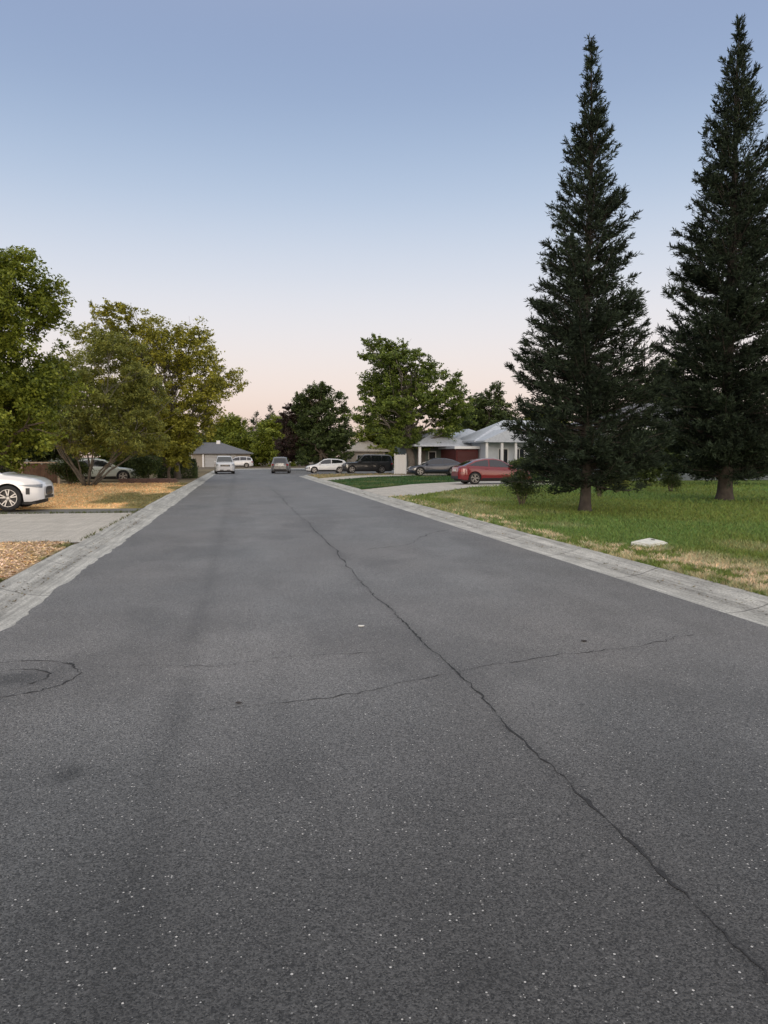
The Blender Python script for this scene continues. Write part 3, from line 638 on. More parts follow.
K = [ # source, loc, rz, scale, label
 (bgt, (35.8, 62, .1), 1.0, (1, 1, 1.02), 'tree filling the gap between the two tall conifers'),
 (bgy, (20, 112, .1), 2.0, (1, 1, .80), 'bright green tree between the large dark tree and the shade tree'),
 (bgy, (6.5, 132, .1), .7, (1, 1, .95), 'yellow green tree at the bend right of the garage roof'),
 (bgt, (12, 140, .1), .7, (1.2, 1.2, .85), 'dark green tree low beyond the bend in the road'),
 (bgc, (3.6, 158, .1), 1.7, (1.25, 1.25, .93), 'second pointed conifer beyond the street end, left of the first'),
 (bgt, (24, 118, .1), 3.0, (1.2, 1.2, .75), 'dark tree behind the parked black vehicles'),
 (bgt, (33, 105, .1), 4.0, (1.2, 1.2, .8), 'wide dark tree beyond the shade tree crown'),
 (bgy, (38, 92, .1), 5.0, (1, 1, .9), 'green tree behind the white gabled house at its right end'),
 (bgt, (46, 82, .1), 2.4, (1.3, 1.3, .95), 'dark tree behind the nearer tall conifer'),
 (bgy, (44, 66, .1), 1.4, (1, 1, .85), 'green tree glimpsed between the tall conifers at lawn level'),
 (bgt, (52, 62, .1), .4, (1.3, 1.3, .9), 'dark tree behind the taller conifer'),
 (bgt, (60, 72, .1), 5.4, (1.5, 1.5, .9), 'large dark tree at the far right behind the lawn'),
 (bgy, (-12, 128, .1), 3.4, (1.3, 1.3, .9), 'green tree behind the far garage on its left side'),
 (bgt, (-16, 66, .1), 2.1, (1.3, 1.3, .95), 'dark tree behind the olive tree on the left'),
 (bgt, (-19, 52, .1), 1.1, (1.2, 1.2, .85), 'dark tree behind the big bright tree at the left edge'),
 (bgy, (-9.5, 78, .1), .1, (1.1, 1.1, .8), 'green tree far behind the clipped hedge'),
 (bgt, (-24, 44, .1), 4.4, (1.3, 1.3, .8), 'dark tree at the far left behind the fence'),
 (bgt, (70, 95, .1), 3.9, (1.7, 1.7, .9), 'distant dark tree beyond the right hand lawn'),
 (bgt, (14, 165, .1), 2.9, (1.6, 1.6, .72), 'distant tree on the horizon beyond the bend'),
 (bgt, (-4, 165, .1), 5.9, (1.6, 1.6, .75), 'distant tree on the horizon behind the garage'),
 (bgt, (30, 150, .1), 1.9, (1.9, 1.9, .85), 'distant tree on the horizon behind the parked cars'),
 (bgt, (50, 130, .1), .9, (1.9, 1.9, .95), 'distant tree on the horizon behind the porch house'),
]
for src, loc, rz, sc, lab in K: copy_tree(src, loc, rz, sc, lab)

# hedges and shrubs
def shrub(name, label, loc, sx, sy, sz, mat, n, leaf=.08, seed=0, boxy=0, group=None, cat='shrub', rz=0):
    r = np.random.RandomState(seed); T = empty(name, loc, rz, label, cat, group)
    if boxy:
        P = r.uniform(-1, 1, (n, 3)); ax = r.randint(0, 3, n); k = r.rand(n) < .75; P[np.arange(n)[k], ax[k]] = np.sign(P[np.arange(n)[k], ax[k]]); P = P*(1+.05*r.normal(size=(n, 1)))
        P[:, :2] *= (1-.10*((P[:, 2:3]+1)/2)**3); P *= np.array([sx/2, sy/2, sz/2]); P[:, 2] += sz/2
    else:
        c = r.normal(size=(26, 3)); c /= np.linalg.norm(c, axis=1)[:, None]; c *= r.uniform(.25, .78, (26, 1)); w_ = r.randint(0, 26, n); v = r.normal(size=(n, 3))*.17
        P = (c[w_]+v)*np.array([sx/2, sy/2, sz/2]); P[:, 2] += sz*.55; P[:, 2] = np.maximum(P[:, 2], .04)
    tb = MB()
    for k in range(7):
        a = 6.28*k/7; e = np.array([math.cos(a)*sx*.3, math.sin(a)*sy*.3, sz*.75]); tb.tube([(math.cos(a)*.04, math.sin(a)*.04, -.03), tuple(e*.5+np.array([0, 0, .05])), tuple(e)], [.02, .014, .006], 5, False)
    tb.build('stem', M_bark, T); leaves_mesh('foliage', P, leaf, mat, T, r, up=.4)
    return T
shrub('hedge', 'dark clipped box hedge beside the street on the left', (-4.4, 58.2, .1), 2.6, 2.2, 1.35, G_dark, 16000, .09, 1, 1, cat='hedge')
shrub('hedge', 'dark overgrown hedge left of the clipped one under the trees', (-7.4, 56, .1), 3.4, 2.0, 1.9, G_dark, 14000, .12, 2, 0, cat='hedge')
shrub('shrub', 'dark bush under the olive tree at the right end of the dead grass', (-5.6, 49.5, .1), 2.2, 1.8, 2.0, G_dark, 9000, .11, 3)
shrub('shrub', 'dark bush at the foot of the many stemmed tree', (-9.3, 45.6, .1), 2.4, 1.4, 1.6, G_dark, 8000, .10, 4)
shrub('shrub', 'bright green bush behind the hood of the left white car', (-9.7, 29.2, .1), 3.8, 2.0, 2.1, G_bright, 12000, .11, 6)
shrub('shrub', 'small bush beside the trunk of the shade tree', (16.4, 66.3, .1), 2.4, 1.2, .8, G_maple, 4000, .12, 7)
for i, (x, y, sx, sz, m, lab) in enumerate([
    (8.9, 23.4, 1.5, 1.25, G_dark, 'small leafy bush just left of the nearer conifer trunk'),
    (13.6, 27.5, .7, .8, G_dark, 'small sparse bush right of the nearer conifer trunk'),
    (16.2, 31.0, 1.2, 1.0, G_olive, 'olive bush on the lawn between the two conifer trunks'),
    (19.0, 31.5, 1.2, 1.1, G_dark, 'dark bush just left of the taller conifer trunk'),
    (21.6, 38, 4.5, 3.3, G_dark, 'wide dark bush at the back of the lawn, left end of its row'),
    (27.0, 39, 5.5, 3.4, G_dark, 'wide dark bush at the back of the lawn, middle of its row'),
    (33.5, 39, 6.5, 3.2, G_dark, 'wide dark bush at the back of the lawn, right end of its row'),
    (19.5, 50, 3.0, 1.5, G_dark, 'dark bush behind the red car in front of the white house')]):
    shrub('shrub', lab, (x, y, .1), sx, sx*.7, sz, m, 1300 if sx < 1 else (4200 if sx < 2 else 20000), .06 if sx < 2 else .20, 100+i, group='bushes around the right lawn')

# ================================================================== CARS
M_tyre = pmat('tyre', (.018, .018, .019), .85); M_rim = pmat('rim', (.45, .45, .46), .3, metal=.9)
M_glass = pmat('car_glass', (.012, .014, .017), .04, spec=.9, coat=.5); M_blk = pmat('trim_black', (.02, .02, .022), .5)
M_dark_plastic = pmat('dark_plastic', (.03, .03, .033), .7)
M_headl = pmat('headlight_lens', (.16, .18, .21), .08, spec=.9, coat=1); M_tail = pmat('tail_lens', (.28, .015, .015), .15, coat=1)
M_plate = pmat('plate', (.7, .7, .68), .4); M_chrome = pmat('chrome', (.6, .6, .6), .12, metal=1)
def paint(name, c, metal=.0): return pmat(name, c, .28, metal=metal, coat=1.0)
P_white = paint('paint_white', (.74, .75, .77)); P_silver = paint('paint_silver', (.30, .31, .33), .6); P_red = paint('paint_red', (.17, .003, .009), .0)
P_black = paint('paint_black', (.018, .019, .022)); P_navy = paint('paint_navy', (.02, .028, .05)); P_pale = paint('paint_pale', (.42, .45, .40))
P_grey = paint('paint_grey', (.16, .165, .17), .2)
WHEELS = {}
def car(label, cat, loc, rz, paintm, L=4.6, W=1.84, wb=2.7, fo=.9, wr=.35, belt=None, roof=None, ws=(.3, 1.15), rw=(-2.2, -1.9), sg=(-1.95, .8), pillars=(-.35, -1.35),
        group=None, sill=.25, front=True, rails=False, wheel_seed=5, slant=None, grille_oval=False):
    T = empty(cat.replace(' ', '_') if False else 'parked_car', loc, rz, label, cat, group)
    h = L/2; bx, bz = zip(*belt); rx, rz_ = zip(*roof)
    BZ = lambda x: float(np.interp(x, bx, bz)); RZ = lambda x: float(np.interp(x, rx, rz_))
    fx, bxw = h-fo, h-fo-wb; Ra = wr+.055
    def plan(x):
        d = min(h-x, x+h)/.62; d = min(max(d, 0), 1); return .66+.34*(max(0, 1-(1-d)**2.3))**.6
    def zlow(x):
        z = sill+.07*max(0, 1-(h-abs(x))/.3)
        for c in (fx, bxw):
            if abs(x-c) < Ra: z = max(z, wr+math.sqrt(Ra*Ra-(x-c)**2))
        return z
    def yside(x, z):
        zt = BZ(x); zl = sill; t = (z-zl)/(zt-zl+1e-6)
        b = W/2*plan(x); prof = np.interp(t, [0, .12, .35, .65, .88, 1.0], [.93, .985, 1.0, .985, .955, .90]); return b*prof
    xs = sorted(set([round(v, 3) for v in np.arange(-h, h+.001, .05)]+[fx-Ra, fx+Ra, bxw-Ra, bxw+Ra, h, -h]))
    fr = [0, .12, .3, .5, .7, .88, 1.0]; V = []; 
    for x in xs:
        zl = zlow(x); zt = BZ(x); half = []
        for t in fr:
            z = zl+(zt-zl)*t; half.append((yside(x, z), z))
        yt = half[-1][0]; half += [(yt*.9, zt+.022), (yt*.55, zt+.038), (0, zt+.045)]
        row = [(x, y, z) for y, z in half]+[(x, -y, z) for y, z in half[-2::-1]]; V.append(row)
    n = len(V[0]); F = [(i*n+k, i*n+k+1, (i+1)*n+k+1, (i+1)*n+k) for i in range(len(xs)-1) for k in range(n-1)]
    F += [tuple(range(n)), tuple((len(xs)-1)*n+k for k in range(n-1, -1, -1))]
    V = [p for r in V for p in r]
    # greenhouse
    yg = lambda x, z: W/2*plan(x)*.895-(z-BZ(x))*.30
    g0, g1 = rx[0], rx[-1]; gx = list(np.linspace(g0, g1, 46)); b0 = len(V)
    def groof(x):
        zr = max(RZ(x), BZ(x)+.01); k = min(.06, (zr-BZ(x))*.5); y1 = yg(x, zr-k); return zr, k, y1
    for x in gx:
        zr, k, y1 = groof(x); zb = BZ(x)-.01
        half = [(yg(x, BZ(x)), zb), ((yg(x, BZ(x))+y1)/2, (zb+zr-k)/2), (y1, zr-k), (y1-.05, zr-.012), (y1*.6, zr+.012), (0, zr+.02)]
        V += [(x, y, z) for y, z in half]+[(x, -y, z) for y, z in half[-2::-1]]
    m = 11; F += [(b0+i*m+k, b0+i*m+k+1, b0+(i+1)*m+k+1, b0+(i+1)*m+k) for i in range(len(gx)-1) for k in range(m-1)]
    body = mesh('body', V, F, paintm, T, smooth=True)
    try:
        md = body.modifiers.new('es', 'EDGE_SPLIT'); md.split_angle = R(38)
    except Exception: pass
    # underbody
    ub = MB(); ub.box(-h+.2, h-.2, -W/2*.80, W/2*.80, .17, .62); ub.box(fx-Ra-.02, fx+Ra+.02, -W/2*.66, W/2*.66, .2, .72); ub.build('underbody', M_dark_plastic, T)
    # glass
    def side(x0, x1, s, name='side_window', lowoff=.035, topoff=.07):
        X = np.linspace(x0, x1, 14); V = []; ok = []
        for x in X:
            zb = BZ(x)+lowoff; zt = max(RZ(x)-topoff, zb+.005)
            for q in range(4): z = zb+(zt-zb)*q/3; V.append((x, s*(yg(x, z)+.008), z))
        F = [(i*4+k, (i+1)*4+k, (i+1)*4+k+1, i*4+k+1) for i in range(13) for k in range(3)]
        mesh(name, V, F, M_glass, T)
    cuts = [sg[0]]+sorted(pillars)+[sg[1]]
    for s in (1, -1):
        for a_, b_ in zip(cuts[:-1], cuts[1:]): side(a_+.035, b_-.035, s)
    def screen(x0, x1, name, inset=.07):
        X = np.linspace(x0, x1, 8); V = []
        for x in X:
            zr, k, y1 = groof(x); sl_ = (RZ(x+.02)-RZ(x-.02))/.04; nv = np.array([-sl_, 1.]); nv /= np.linalg.norm(nv)
            for q in (-1, -.6, 0, .6, 1):
                yy = q*max(y1-inset, .05); zz = zr+{1: -.010, .6: .012, 0: .02}[abs(q)]; V.append((x+nv[0]*.012, yy, zz+nv[1]*.012))
        F = [(i*5+k, (i+1)*5+k, (i+1)*5+k+1, i*5+k+1) for i in range(7) for k in range(4)]
        mesh(name, V, F, M_glass, T)
    screen(*ws, 'windshield'); screen(*rw, 'rear_window')
    # wheels
    for cx in (fx, bxw):
        for s in (1, -1):
            key = round(wr, 3)
            if key not in WHEELS:
                prof = [(.66, -.10), (.70, -.115), (.95, -.105), (1.0, -.08), (1.0, .08), (.95, .105), (.70, .115), (.66, .10)]; nn = 32; tv = []; 
                for k in range(nn):
                    a = 2*math.pi*k/nn
                    for (rr, yy) in prof: tv.append((rr*wr*math.cos(a), yy, rr*wr*math.sin(a)))
                tf = [(k*8+j, ((k+1) % nn)*8+j, ((k+1) % nn)*8+(j+1) % 8, k*8+(j+1) % 8) for k in range(nn) for j in range(8)]
                mt = mesh('tyre', tv, tf, M_tyre, smooth=True)
                rb = MB()
                # outer lip, hub, five double spokes; dark dish behind
                for (r0, r1, ya, yb) in [(.655, .71, .085, .112), (.0, .13, .06, .088)]:
                    vv = []; ff = []
                    for k in range(nn):
                        a = 2*math.pi*k/nn; c_, s_ = math.cos(a)*wr, math.sin(a)*wr; vv += [(r0*c_, yb, r0*s_), (r1*c_, yb, r1*s_), (r1*c_, ya, r1*s_), (r0*c_, ya, r0*s_)]
                    for k in range(nn):
                        q = (k+1) % nn
                        for j in range(4): ff.append((k*4+j, q*4+j, q*4+(j+1) % 4, k*4+(j+1) % 4))
                    rb.add(vv, ff)
                for k in range(5):
                    for dv in (-.17, .17):
                        a = 2*math.pi*k/5+dv; a2 = 2*math.pi*k/5+dv*1.15; u = np.array([math.cos(a2), 0, math.sin(a2)]); v = np.array([-math.sin(a), 0, math.cos(a)])
                        q0 = np.array([math.cos(2*math.pi*k/5), 0, math.sin(2*math.pi*k/5)])*wr*.10
                        q1 = u*wr*.67; wv = .0145
                        pts = [q0+v*wv, q0-v*wv, q1-v*wv, q1+v*wv]; rb.add([tuple(p+np.array([0, .088, 0])) for p in pts]+[tuple(p+np.array([0, .06, 0])) for p in pts], [(0, 3, 2, 1), (4, 5, 6, 7), (0, 1, 5, 4), (1, 2, 6, 5), (2, 3, 7, 6), (3, 0, 4, 7)])
                mr = rb.build('rim', M_rim)
                mdk = MB(); mdk.tube([(0, -.02, 0), (0, .03, 0)], wr*.68, 24); mk = mdk.build('brake_dish', M_blk)
                WHEELS[key] = (mt.data, mr.data, mk.data)
                for q in (mt, mr, mk): bpy.data.objects.remove(q)
            we = bpy.data.objects.new('wheel', WHEELS[key][0]); COL.objects.link(we); we.parent = T; we.location = (cx, s*(W/2-.125), wr); we.rotation_euler = (0, .4*s+cx, 0 if s > 0 else math.pi)
            for nm, dd in (('rim', WHEELS[key][1]), ('brake_dish', WHEELS[key][2])):
                q = bpy.data.objects.new(nm, dd); COL.objects.link(q); q.parent = we
    # patches on the skin
    def patch(name, x0, x1, z0, z1, s, mat, sl0=0, off=.008, taper=0):
        X = np.linspace(x0, x1, 10); V = []
        for i, x in enumerate(X):
            f = i/9; za = z0+sl0*f+taper*(z1-z0)*.5*(1-f); zb = z1+sl0*f-taper*(z1-z0)*.5*(1-f)
            for q in (0, .5, 1): z = za+(zb-za)*q; V.append((x+(off*.5 if x > 0 else -off*.5), s*(yside(min(max(x, -h), h), z)+off), z))
        F = [(i*3+k, (i+1)*3+k, (i+1)*3+k+1, i*3+k+1) for i in range(9) for k in range(2)]
        mesh(name, V, F, mat, T)
    hz = BZ(h-.12)
    for s in (1, -1):
        patch('headlight', h-.62, h-.03, hz-.14, hz-.035, s, M_headl, sl0=-.03, taper=.9)
        patch('tail_light', -h+.02, -h+.30, BZ(-h+.1)-.24, BZ(-h+.1)-.06, s, M_tail)
        patch('fog_light', h-.42, h-.32, .46, .64, s, M_blk)
        patch('sill_trim', bxw+Ra+.02, fx-Ra-.02, sill+.005, sill+.10, s, M_blk)
        for dx in (.45, -.62): 
            b = MB(); zz = BZ(dx)-.12; y = yside(dx, zz); b.box(dx-.09, dx+.09, s*y-.012, s*y+.022, zz-.015, zz+.015); b.build('door_handle', paintm, T)
        b = MB(); mx_ = sg[1]-.02; zb = BZ(mx_); y = yg(mx_, zb+.08); b.box(mx_-.08, mx_+.09, s*(y+.10)-.09, s*(y+.10)+.09, zb+.02, zb+.17); bevel(b.build('mirror', paintm, T), .03, 3)
    b = MB(); hw = W/2*.66
    if grille_oval:
        pts = [(h+.012, hw*.62*math.copysign(abs(math.cos(a))**.6, math.cos(a)), hz-.27+.125*math.copysign(abs(math.sin(a))**.6, math.sin(a))) for a in np.linspace(0, 2*math.pi, 28, endpoint=False)]
        b.add([(h-.03, p[1], p[2]) for p in pts]+pts, [tuple(range(28, 56))]+[(k, (k+1) % 28, 28+(k+1) % 28, 28+k) for k in range(28)])
    else: b.box(h-.03, h+.02, -hw*.72, hw*.72, hz-.26, hz-.10)
    gr = b.build('grille', M_blk, T)
    b = MB()
    for k in range(4): z = hz-.24+.035*k-(.12 if grille_oval else 0); b.box(h+.02, h+.026, -hw*.55, hw*.55, z, z+.008)
    b.build('grille_bar', M_chrome, gr)
    b = MB(); b.box(h-.06, h+.006, -hw*.8, hw*.8, sill+.085, sill+.16); b.build('bumper_intake', M_blk, T)
    b = MB(); b.box(-h-.02, -h+.04, -hw*.98, hw*.98, sill+.06, sill+.20); b.build('rear_bumper', M_dark_plastic, T)
    b = MB(); b.box(-h-.02, -h+.01, -.17, .17, .72, .85); b.build('rear_plate', M_plate, T)
    if not grille_oval: b = MB(); b.box(h+.022, h+.03, -.16, .16, sill+.10, sill+.21); b.build('front_plate', M_plate, T)
    if rails:
        for s in (1, -1):
            b = MB(); x0, x1 = sg[0]+.2, sg[1]-.75; y = s*(yg(0, RZ(0))-.02); b.tube([(x0, y, RZ(x0)), (x0+.12, y, RZ(x0)+.06), (x1-.12, y, RZ(x1)+.06), (x1, y, RZ(x1))], .016, 6); b.build('roof_rail', M_blk, T)
    return T
SUV_B = [(-2.3, .72), (-2.26, .98), (-2.1, 1.08), (-1.2, 1.10), (0, 1.04), (.8, 1.02), (1.25, 1.01), (1.75, .95), (2.05, .88), (2.2, .80), (2.27, .72), (2.3, .64)]
SUV_R = [(-2.27, 1.0), (-2.1, 1.42), (-1.85, 1.58), (-1.2, 1.66), (-.3, 1.68), (.25, 1.60), (1.3, 1.02)]
SED_B = [(-2.4, .66), (-2.36, .90), (-2.2, 1.00), (-1.85, 1.02), (-1, .98), (0, .93), (.9, .90), (1.7, .82), (2.15, .72), (2.34, .60), (2.4, .48)]
SED_R = [(-2.0, 1.02), (-1.25, 1.33), (-.7, 1.42), (-.1, 1.44), (.35, 1.36), (1.2, .90)]
car('white compact SUV parked on the left driveway with its front toward the street', 'car', (-7.82, 24.2, .13), 0, P_white, L=4.6, W=1.86, belt=SUV_B, roof=SUV_R, ws=(.35, 1.22), rw=(-2.2, -1.95), sg=(-2.0, .85), rails=True, grille_oval=True, wr=.36)
car('pale greenish white car half hidden behind the olive tree', 'car', (-8.6, 51.0, .1), R(4), P_pale, L=4.7, W=1.8, belt=SED_B, roof=SED_R, ws=(.4, 1.1), rw=(-1.9, -1.35), sg=(-1.7, .85), pillars=(-.45,))
BOX_B = [(-2.3, .72), (-2.28, 1.05), (-2.1, 1.12), (0, 1.12), (1.0, 1.10), (1.9, 1.06), (2.15, 1.02), (2.26, .92), (2.3, .62)]
BOX_R = [(-2.28, 1.1), (-2.12, 1.60), (-1.8, 1.72), (0, 1.74), (.35, 1.70), (1.0, 1.12)]
car('white boxy SUV facing the camera at the left kerb far down the street', 'car', (-1.42, 79.0, 0), R(-87), P_white, L=4.6, W=1.92, belt=BOX_B, roof=BOX_R, ws=(.4, .96), rw=(-2.24, -2.12), sg=(-2.05, .75), rails=True, wr=.37)
VAN_B = [(-2.35, .72), (-2.32, .98), (-2.2, 1.06), (0, 1.05), (1.0, 1.02), (1.6, .98), (2.1, .85), (2.3, .72), (2.35, .5)]
VAN_R = [(-2.33, 1.0), (-2.15, 1.5), (-1.9, 1.62), (-.5, 1.68), (.5, 1.6), (1.6, 1.0)]
car('silver grey minivan seen from behind in the bend of the street', 'car', (4.3, 80.2, 0), R(84), P_grey, L=4.7, W=1.86, belt=VAN_B, roof=VAN_R, ws=(.7, 1.5), rw=(-2.31, -2.02), sg=(-2.05, 1.0), pillars=(-.9, .1), wr=.34)
car('white hatchback parked side on beyond the corner, front to the left', 'car', (8.9, 79.2, 0), R(180), P_white, L=4.4, W=1.78, wb=2.6, fo=.85,
    belt=[(x*.917, z) for x, z in SED_B], roof=[(-2.0, 1.0), (-1.75, 1.3), (-1.1, 1.44), (-.1, 1.48), (.35, 1.40), (1.15, .92)], ws=(.4, 1.08), rw=(-1.95, -1.6), sg=(-1.6, .8), pillars=(-.4,), wr=.32)
BIG_B = [(-2.65, .72), (-2.62, 1.08), (-2.4, 1.18), (0, 1.16), (1.0, 1.14), (1.2, 1.12), (2.3, 1.05), (2.55, .95), (2.65, .65)]
BIG_R = [(-2.62, 1.15), (-2.45, 1.75), (-2.1, 1.86), (0, 1.90), (.4, 1.86), (1.15, 1.14)]
car('long black SUV parked side on between the white hatchback and the dark sedan', 'car', (13.0, 78.6, 0), R(181), P_black, L=5.3, W=1.98, wb=3.1, fo=.95, belt=BIG_B, roof=BIG_R, ws=(.5, 1.1), rw=(-2.58, -2.4), sg=(-2.4, .85), pillars=(-1.4, -.3), wr=.38)
car('dark grey sedan parked behind the black SUV near the white fence panel', 'car', (18.4, 79.2, 0), R(179), P_navy, L=4.7, W=1.8, belt=[(x, z+.1) for x, z in SED_B], roof=[(x, z+.12) for x, z in SED_R], ws=(.4, 1.1), rw=(-1.9, -1.35), sg=(-1.7, .85), pillars=(-.45,))
car('black sedan parked in front of the porch of the white house', 'car', (15.9, 61.6, .13), R(176), P_navy, L=4.6, W=1.8, belt=[(x*.958, z) for x, z in SED_B], roof=SED_R, ws=(.4, 1.1), rw=(-1.9, -1.35), sg=(-1.7, .85), pillars=(-.45,))
car('red sedan parked on the right driveway beside the lawn', 'car', (14.1, 41.9, .13), R(3), P_red, L=4.4, W=1.76, wb=2.6, fo=.9, belt=SED_B if False else [(x*.917, z) for x, z in SED_B], roof=[(x*.95, z) for x, z in SED_R], ws=(.4, 1.05), rw=(-1.92, -1.35), sg=(-1.7, .85), pillars=(-.45,), wr=.34)
car('small white pickup like SUV parked before the far garage', 'car', (-.2, 117.0, .05), R(182), P_white, L=4.6, W=1.84, belt=SUV_B, roof=SUV_R, ws=(.35, 1.22), rw=(-2.2, -1.95), sg=(-2.0, .85), wr=.36)

# ================================================================== HOUSES
M_wallw = pmat('wall_white', (.56, .61, .67), .8, noise=.06, nscale=3); M_trim = pmat('trim_white', (.72, .73, .74), .6)
M_roofp = pmat('roof_pale', (.47, .51, .57), .9, noise=.12, nscale=5, bump=.5, bscale=15); M_roofd = pmat('roof_grey', (.13, .135, .15), .9, noise=.15, nscale=5, bump=.5, bscale=15)
M_wallg = pmat('wall_greygreen', (.12, .15, .14), .8, noise=.1); M_wallr = pmat('wall_red', (.085, .016, .016), .8, noise=.15, nscale=4); M_wallt = pmat('wall_tan', (.30, .27, .23), .85, noise=.08)
M_wallb = pmat('wall_bluegrey', (.22, .25, .27), .8, noise=.08); M_win = pmat('house_glass', (.02, .025, .03), .06, spec=.8); M_door = pmat('door_paint', (.10, .09, .08), .5)
M_gar = pmat('garage_door', (.40, .41, .42), .6)
def hip(mb, x0, x1, y0, y1, z, h, ridge=None, t=.14):
    cx0 = x0+(y1-y0)/2 if (x1-x0) > (y1-y0) else (x0+x1)/2-.1; cx1 = x1-(y1-y0)/2 if (x1-x0) > (y1-y0) else (x0+x1)/2+.1
    if (x1-x0) > (y1-y0): A, B = (cx0, (y0+y1)/2, z+h), (cx1, (y0+y1)/2, z+h)
    else: A, B = ((x0+x1)/2, y0+(x1-x0)/2, z+h), ((x0+x1)/2, y1-(x1-x0)/2, z+h)
    V = [(x0, y0, z-t), (x1, y0, z-t), (x1, y1, z-t), (x0, y1, z-t), (x0, y0, z), (x1, y0, z), (x1, y1, z), (x0, y1, z), A, B]
    F = [(0, 3, 2, 1), (0, 1, 5, 4), (1, 2, 6, 5), (2, 3, 7, 6), (3, 0, 4, 7)]
    if (x1-x0) > (y1-y0): F += [(4, 5, 9, 8), (5, 6, 9), (6, 7, 8, 9), (7, 4, 8)]
    else: F += [(4, 5, 8), (5, 6, 9, 8), (6, 7, 9), (7, 4, 8, 9)]
    mb.add(V, F)
def gable_y(mb, x0, x1, y0, y1, z, h, t=.14):   # gable end facing the camera side
    c = (x0+x1)/2; V = [(x0, y0, z-t), (x1, y0, z-t), (x1, y0, z), (c, y0, z+h), (x0, y0, z), (x0, y1, z-t), (x1, y1, z-t), (x1, y1, z), (c, y1, z+h), (x0, y1, z)]
    mb.add(V, [(0, 1, 2, 3, 4), (5, 9, 8, 7, 6), (0, 5, 6, 1), (1, 6, 7, 2), (2, 7, 8, 3), (3, 8, 9, 4), (4, 9, 5, 0)])
def window(T, x0, x1, z0, z1, y, mull=1):
    b = MB(); f = .07
    b.box(x0-f, x1+f, y-.05, y-.003, z1, z1+f); b.box(x0-f, x1+f, y-.07, y-.003, z0-f, z0); b.box(x0-f, x0, y-.05, y-.003, z0, z1); b.box(x1, x1+f, y-.05, y-.003, z0, z1)
    for k in range(mull): xm = x0+(x1-x0)*(k+1)/(mull+1); b.box(xm-.025, xm+.025, y-.045, y-.003, z0, z1)
    wo = b.build('window', M_trim, T); p = MB(); p.box(x0, x1, y-.02, y-.004, z0, z1); p.build('pane', M_win, wo)
# porch house
H1 = empty('house', (17.5, 68, 0), 0, 'low white house with a pale hip roof and an open posted porch', 'house')
b = MB(); b.box(-1.9, 6.5, 1.0, 9, 0, 2.65); b.build('wall', M_wallg, H1)
b = MB(); hip(b, -2.4, 3.0, -2.2, 6.4, 2.72, 1.35); b.build('roof', M_roofp, H1)
b = MB(); hip(b, 1.0, 7.5, .2, 9.4, 2.80, 1.55); b.build('roof', M_roofp, H1)
for x in (-1.85, 2.1): b = MB(); b.box(x-.11, x+.11, -1.95, -1.73, .1, 2.58); b.box(x-.16, x+.16, -2.0, -1.68, .1, .3); b.build('porch_post', M_trim, H1)
b = MB(); b.box(-1.74, .2, -1.9, -1.82, .75, .83); b.box(-1.74, .2, -1.9, -1.82, .2, .27)
for k in range(12): b.box(-1.7+.155*k, -1.67+.155*k, -1.88, -1.84, .27, .75)
b.build('porch_rail', M_trim, H1)
b = MB(); b.box(-2.1, 2.3, -2.1, 1.0, .02, .2); b.build('porch_floor', M_drive, H1)
window(H1, -.3, .3, .9, 2.1, 1.0, 0); window(H1, .9, 1.5, .9, 2.1, 1.0, 0)
b = MB(); b.box(-1.45, -.65, .95, .997, .2, 2.25); d = b.build('door', M_door, H1); b = MB(); b.tube([(-.75, .95, 1.15), (-.75, .90, 1.15)], .03, 8); b.build('handle', M_chrome, d)
b = MB(); b.box(2.4, 2.6, -.4, 1.0, .1, 2.6); b.build('chimney_stack', M_wallw, H1)
# red garage link + gabled house
H2 = empty('house', (22.6, 62, 0), 0, 'white gabled house with a pale roof behind the red car', 'house')
b = MB(); b.box(-2.3, 7, 0, 8, 0, 2.95); b.build('wall', M_wallw, H2)
b = MB(); hip(b, -3.0, 7.6, .8, 8.6, 3.05, 1.9); b.build('roof', M_roofp, H2)
b = MB(); gable_y(b, -2.9, 1.6, -1.6, 3.0, 3.0, 1.0); b.build('porch_roof', M_roofp, H2)
for x in (-2.6, -1.3, -.1, 1.3): b = MB(); b.box(x-.1, x+.1, -1.4, -1.2, .1, 2.84); b.build('porch_post', M_trim, H2)
window(H2, -1.1, -.35, .9, 2.3, 0, 1); window(H2, .3, 1.1, .9, 2.3, 0, 1); window(H2, 3.0, 4.4, 1.0, 2.3, 0, 1)
b = MB(); b.box(1.6, 2.5, -.05, -.004, .2, 2.3); d = b.build('door', M_door, H2); b = MB(); b.tube([(1.75, -.05, 1.15), (1.75, -.1, 1.15)], .03, 8); b.build('handle', M_chrome, d)
H2b = empty('garage', (19.2, 63.5, 0), 0, 'dark red garage wall between the porch house and the white gabled house', 'garage')
b = MB(); b.box(-1.0, .95, 0, 5, 0, 2.35); b.build('wall', M_wallr, H2b); b = MB(); b.box(-1.2, 1.0, -.25, 5.2, 2.36, 2.52); b.build('roof', M_roofp, H2b)
b = MB()
for k in range(4): b.box(-.85, .8, -.03, -.003, .15+.5*k, .62+.5*k)
b.build('garage_door', pmat('garage_red', (.07, .014, .014), .6), H2b)
b = MB(); b.box(-1.2, 1.0, -.28, -.25, 2.34, 2.56); b.build('fascia', M_trim, H2b)
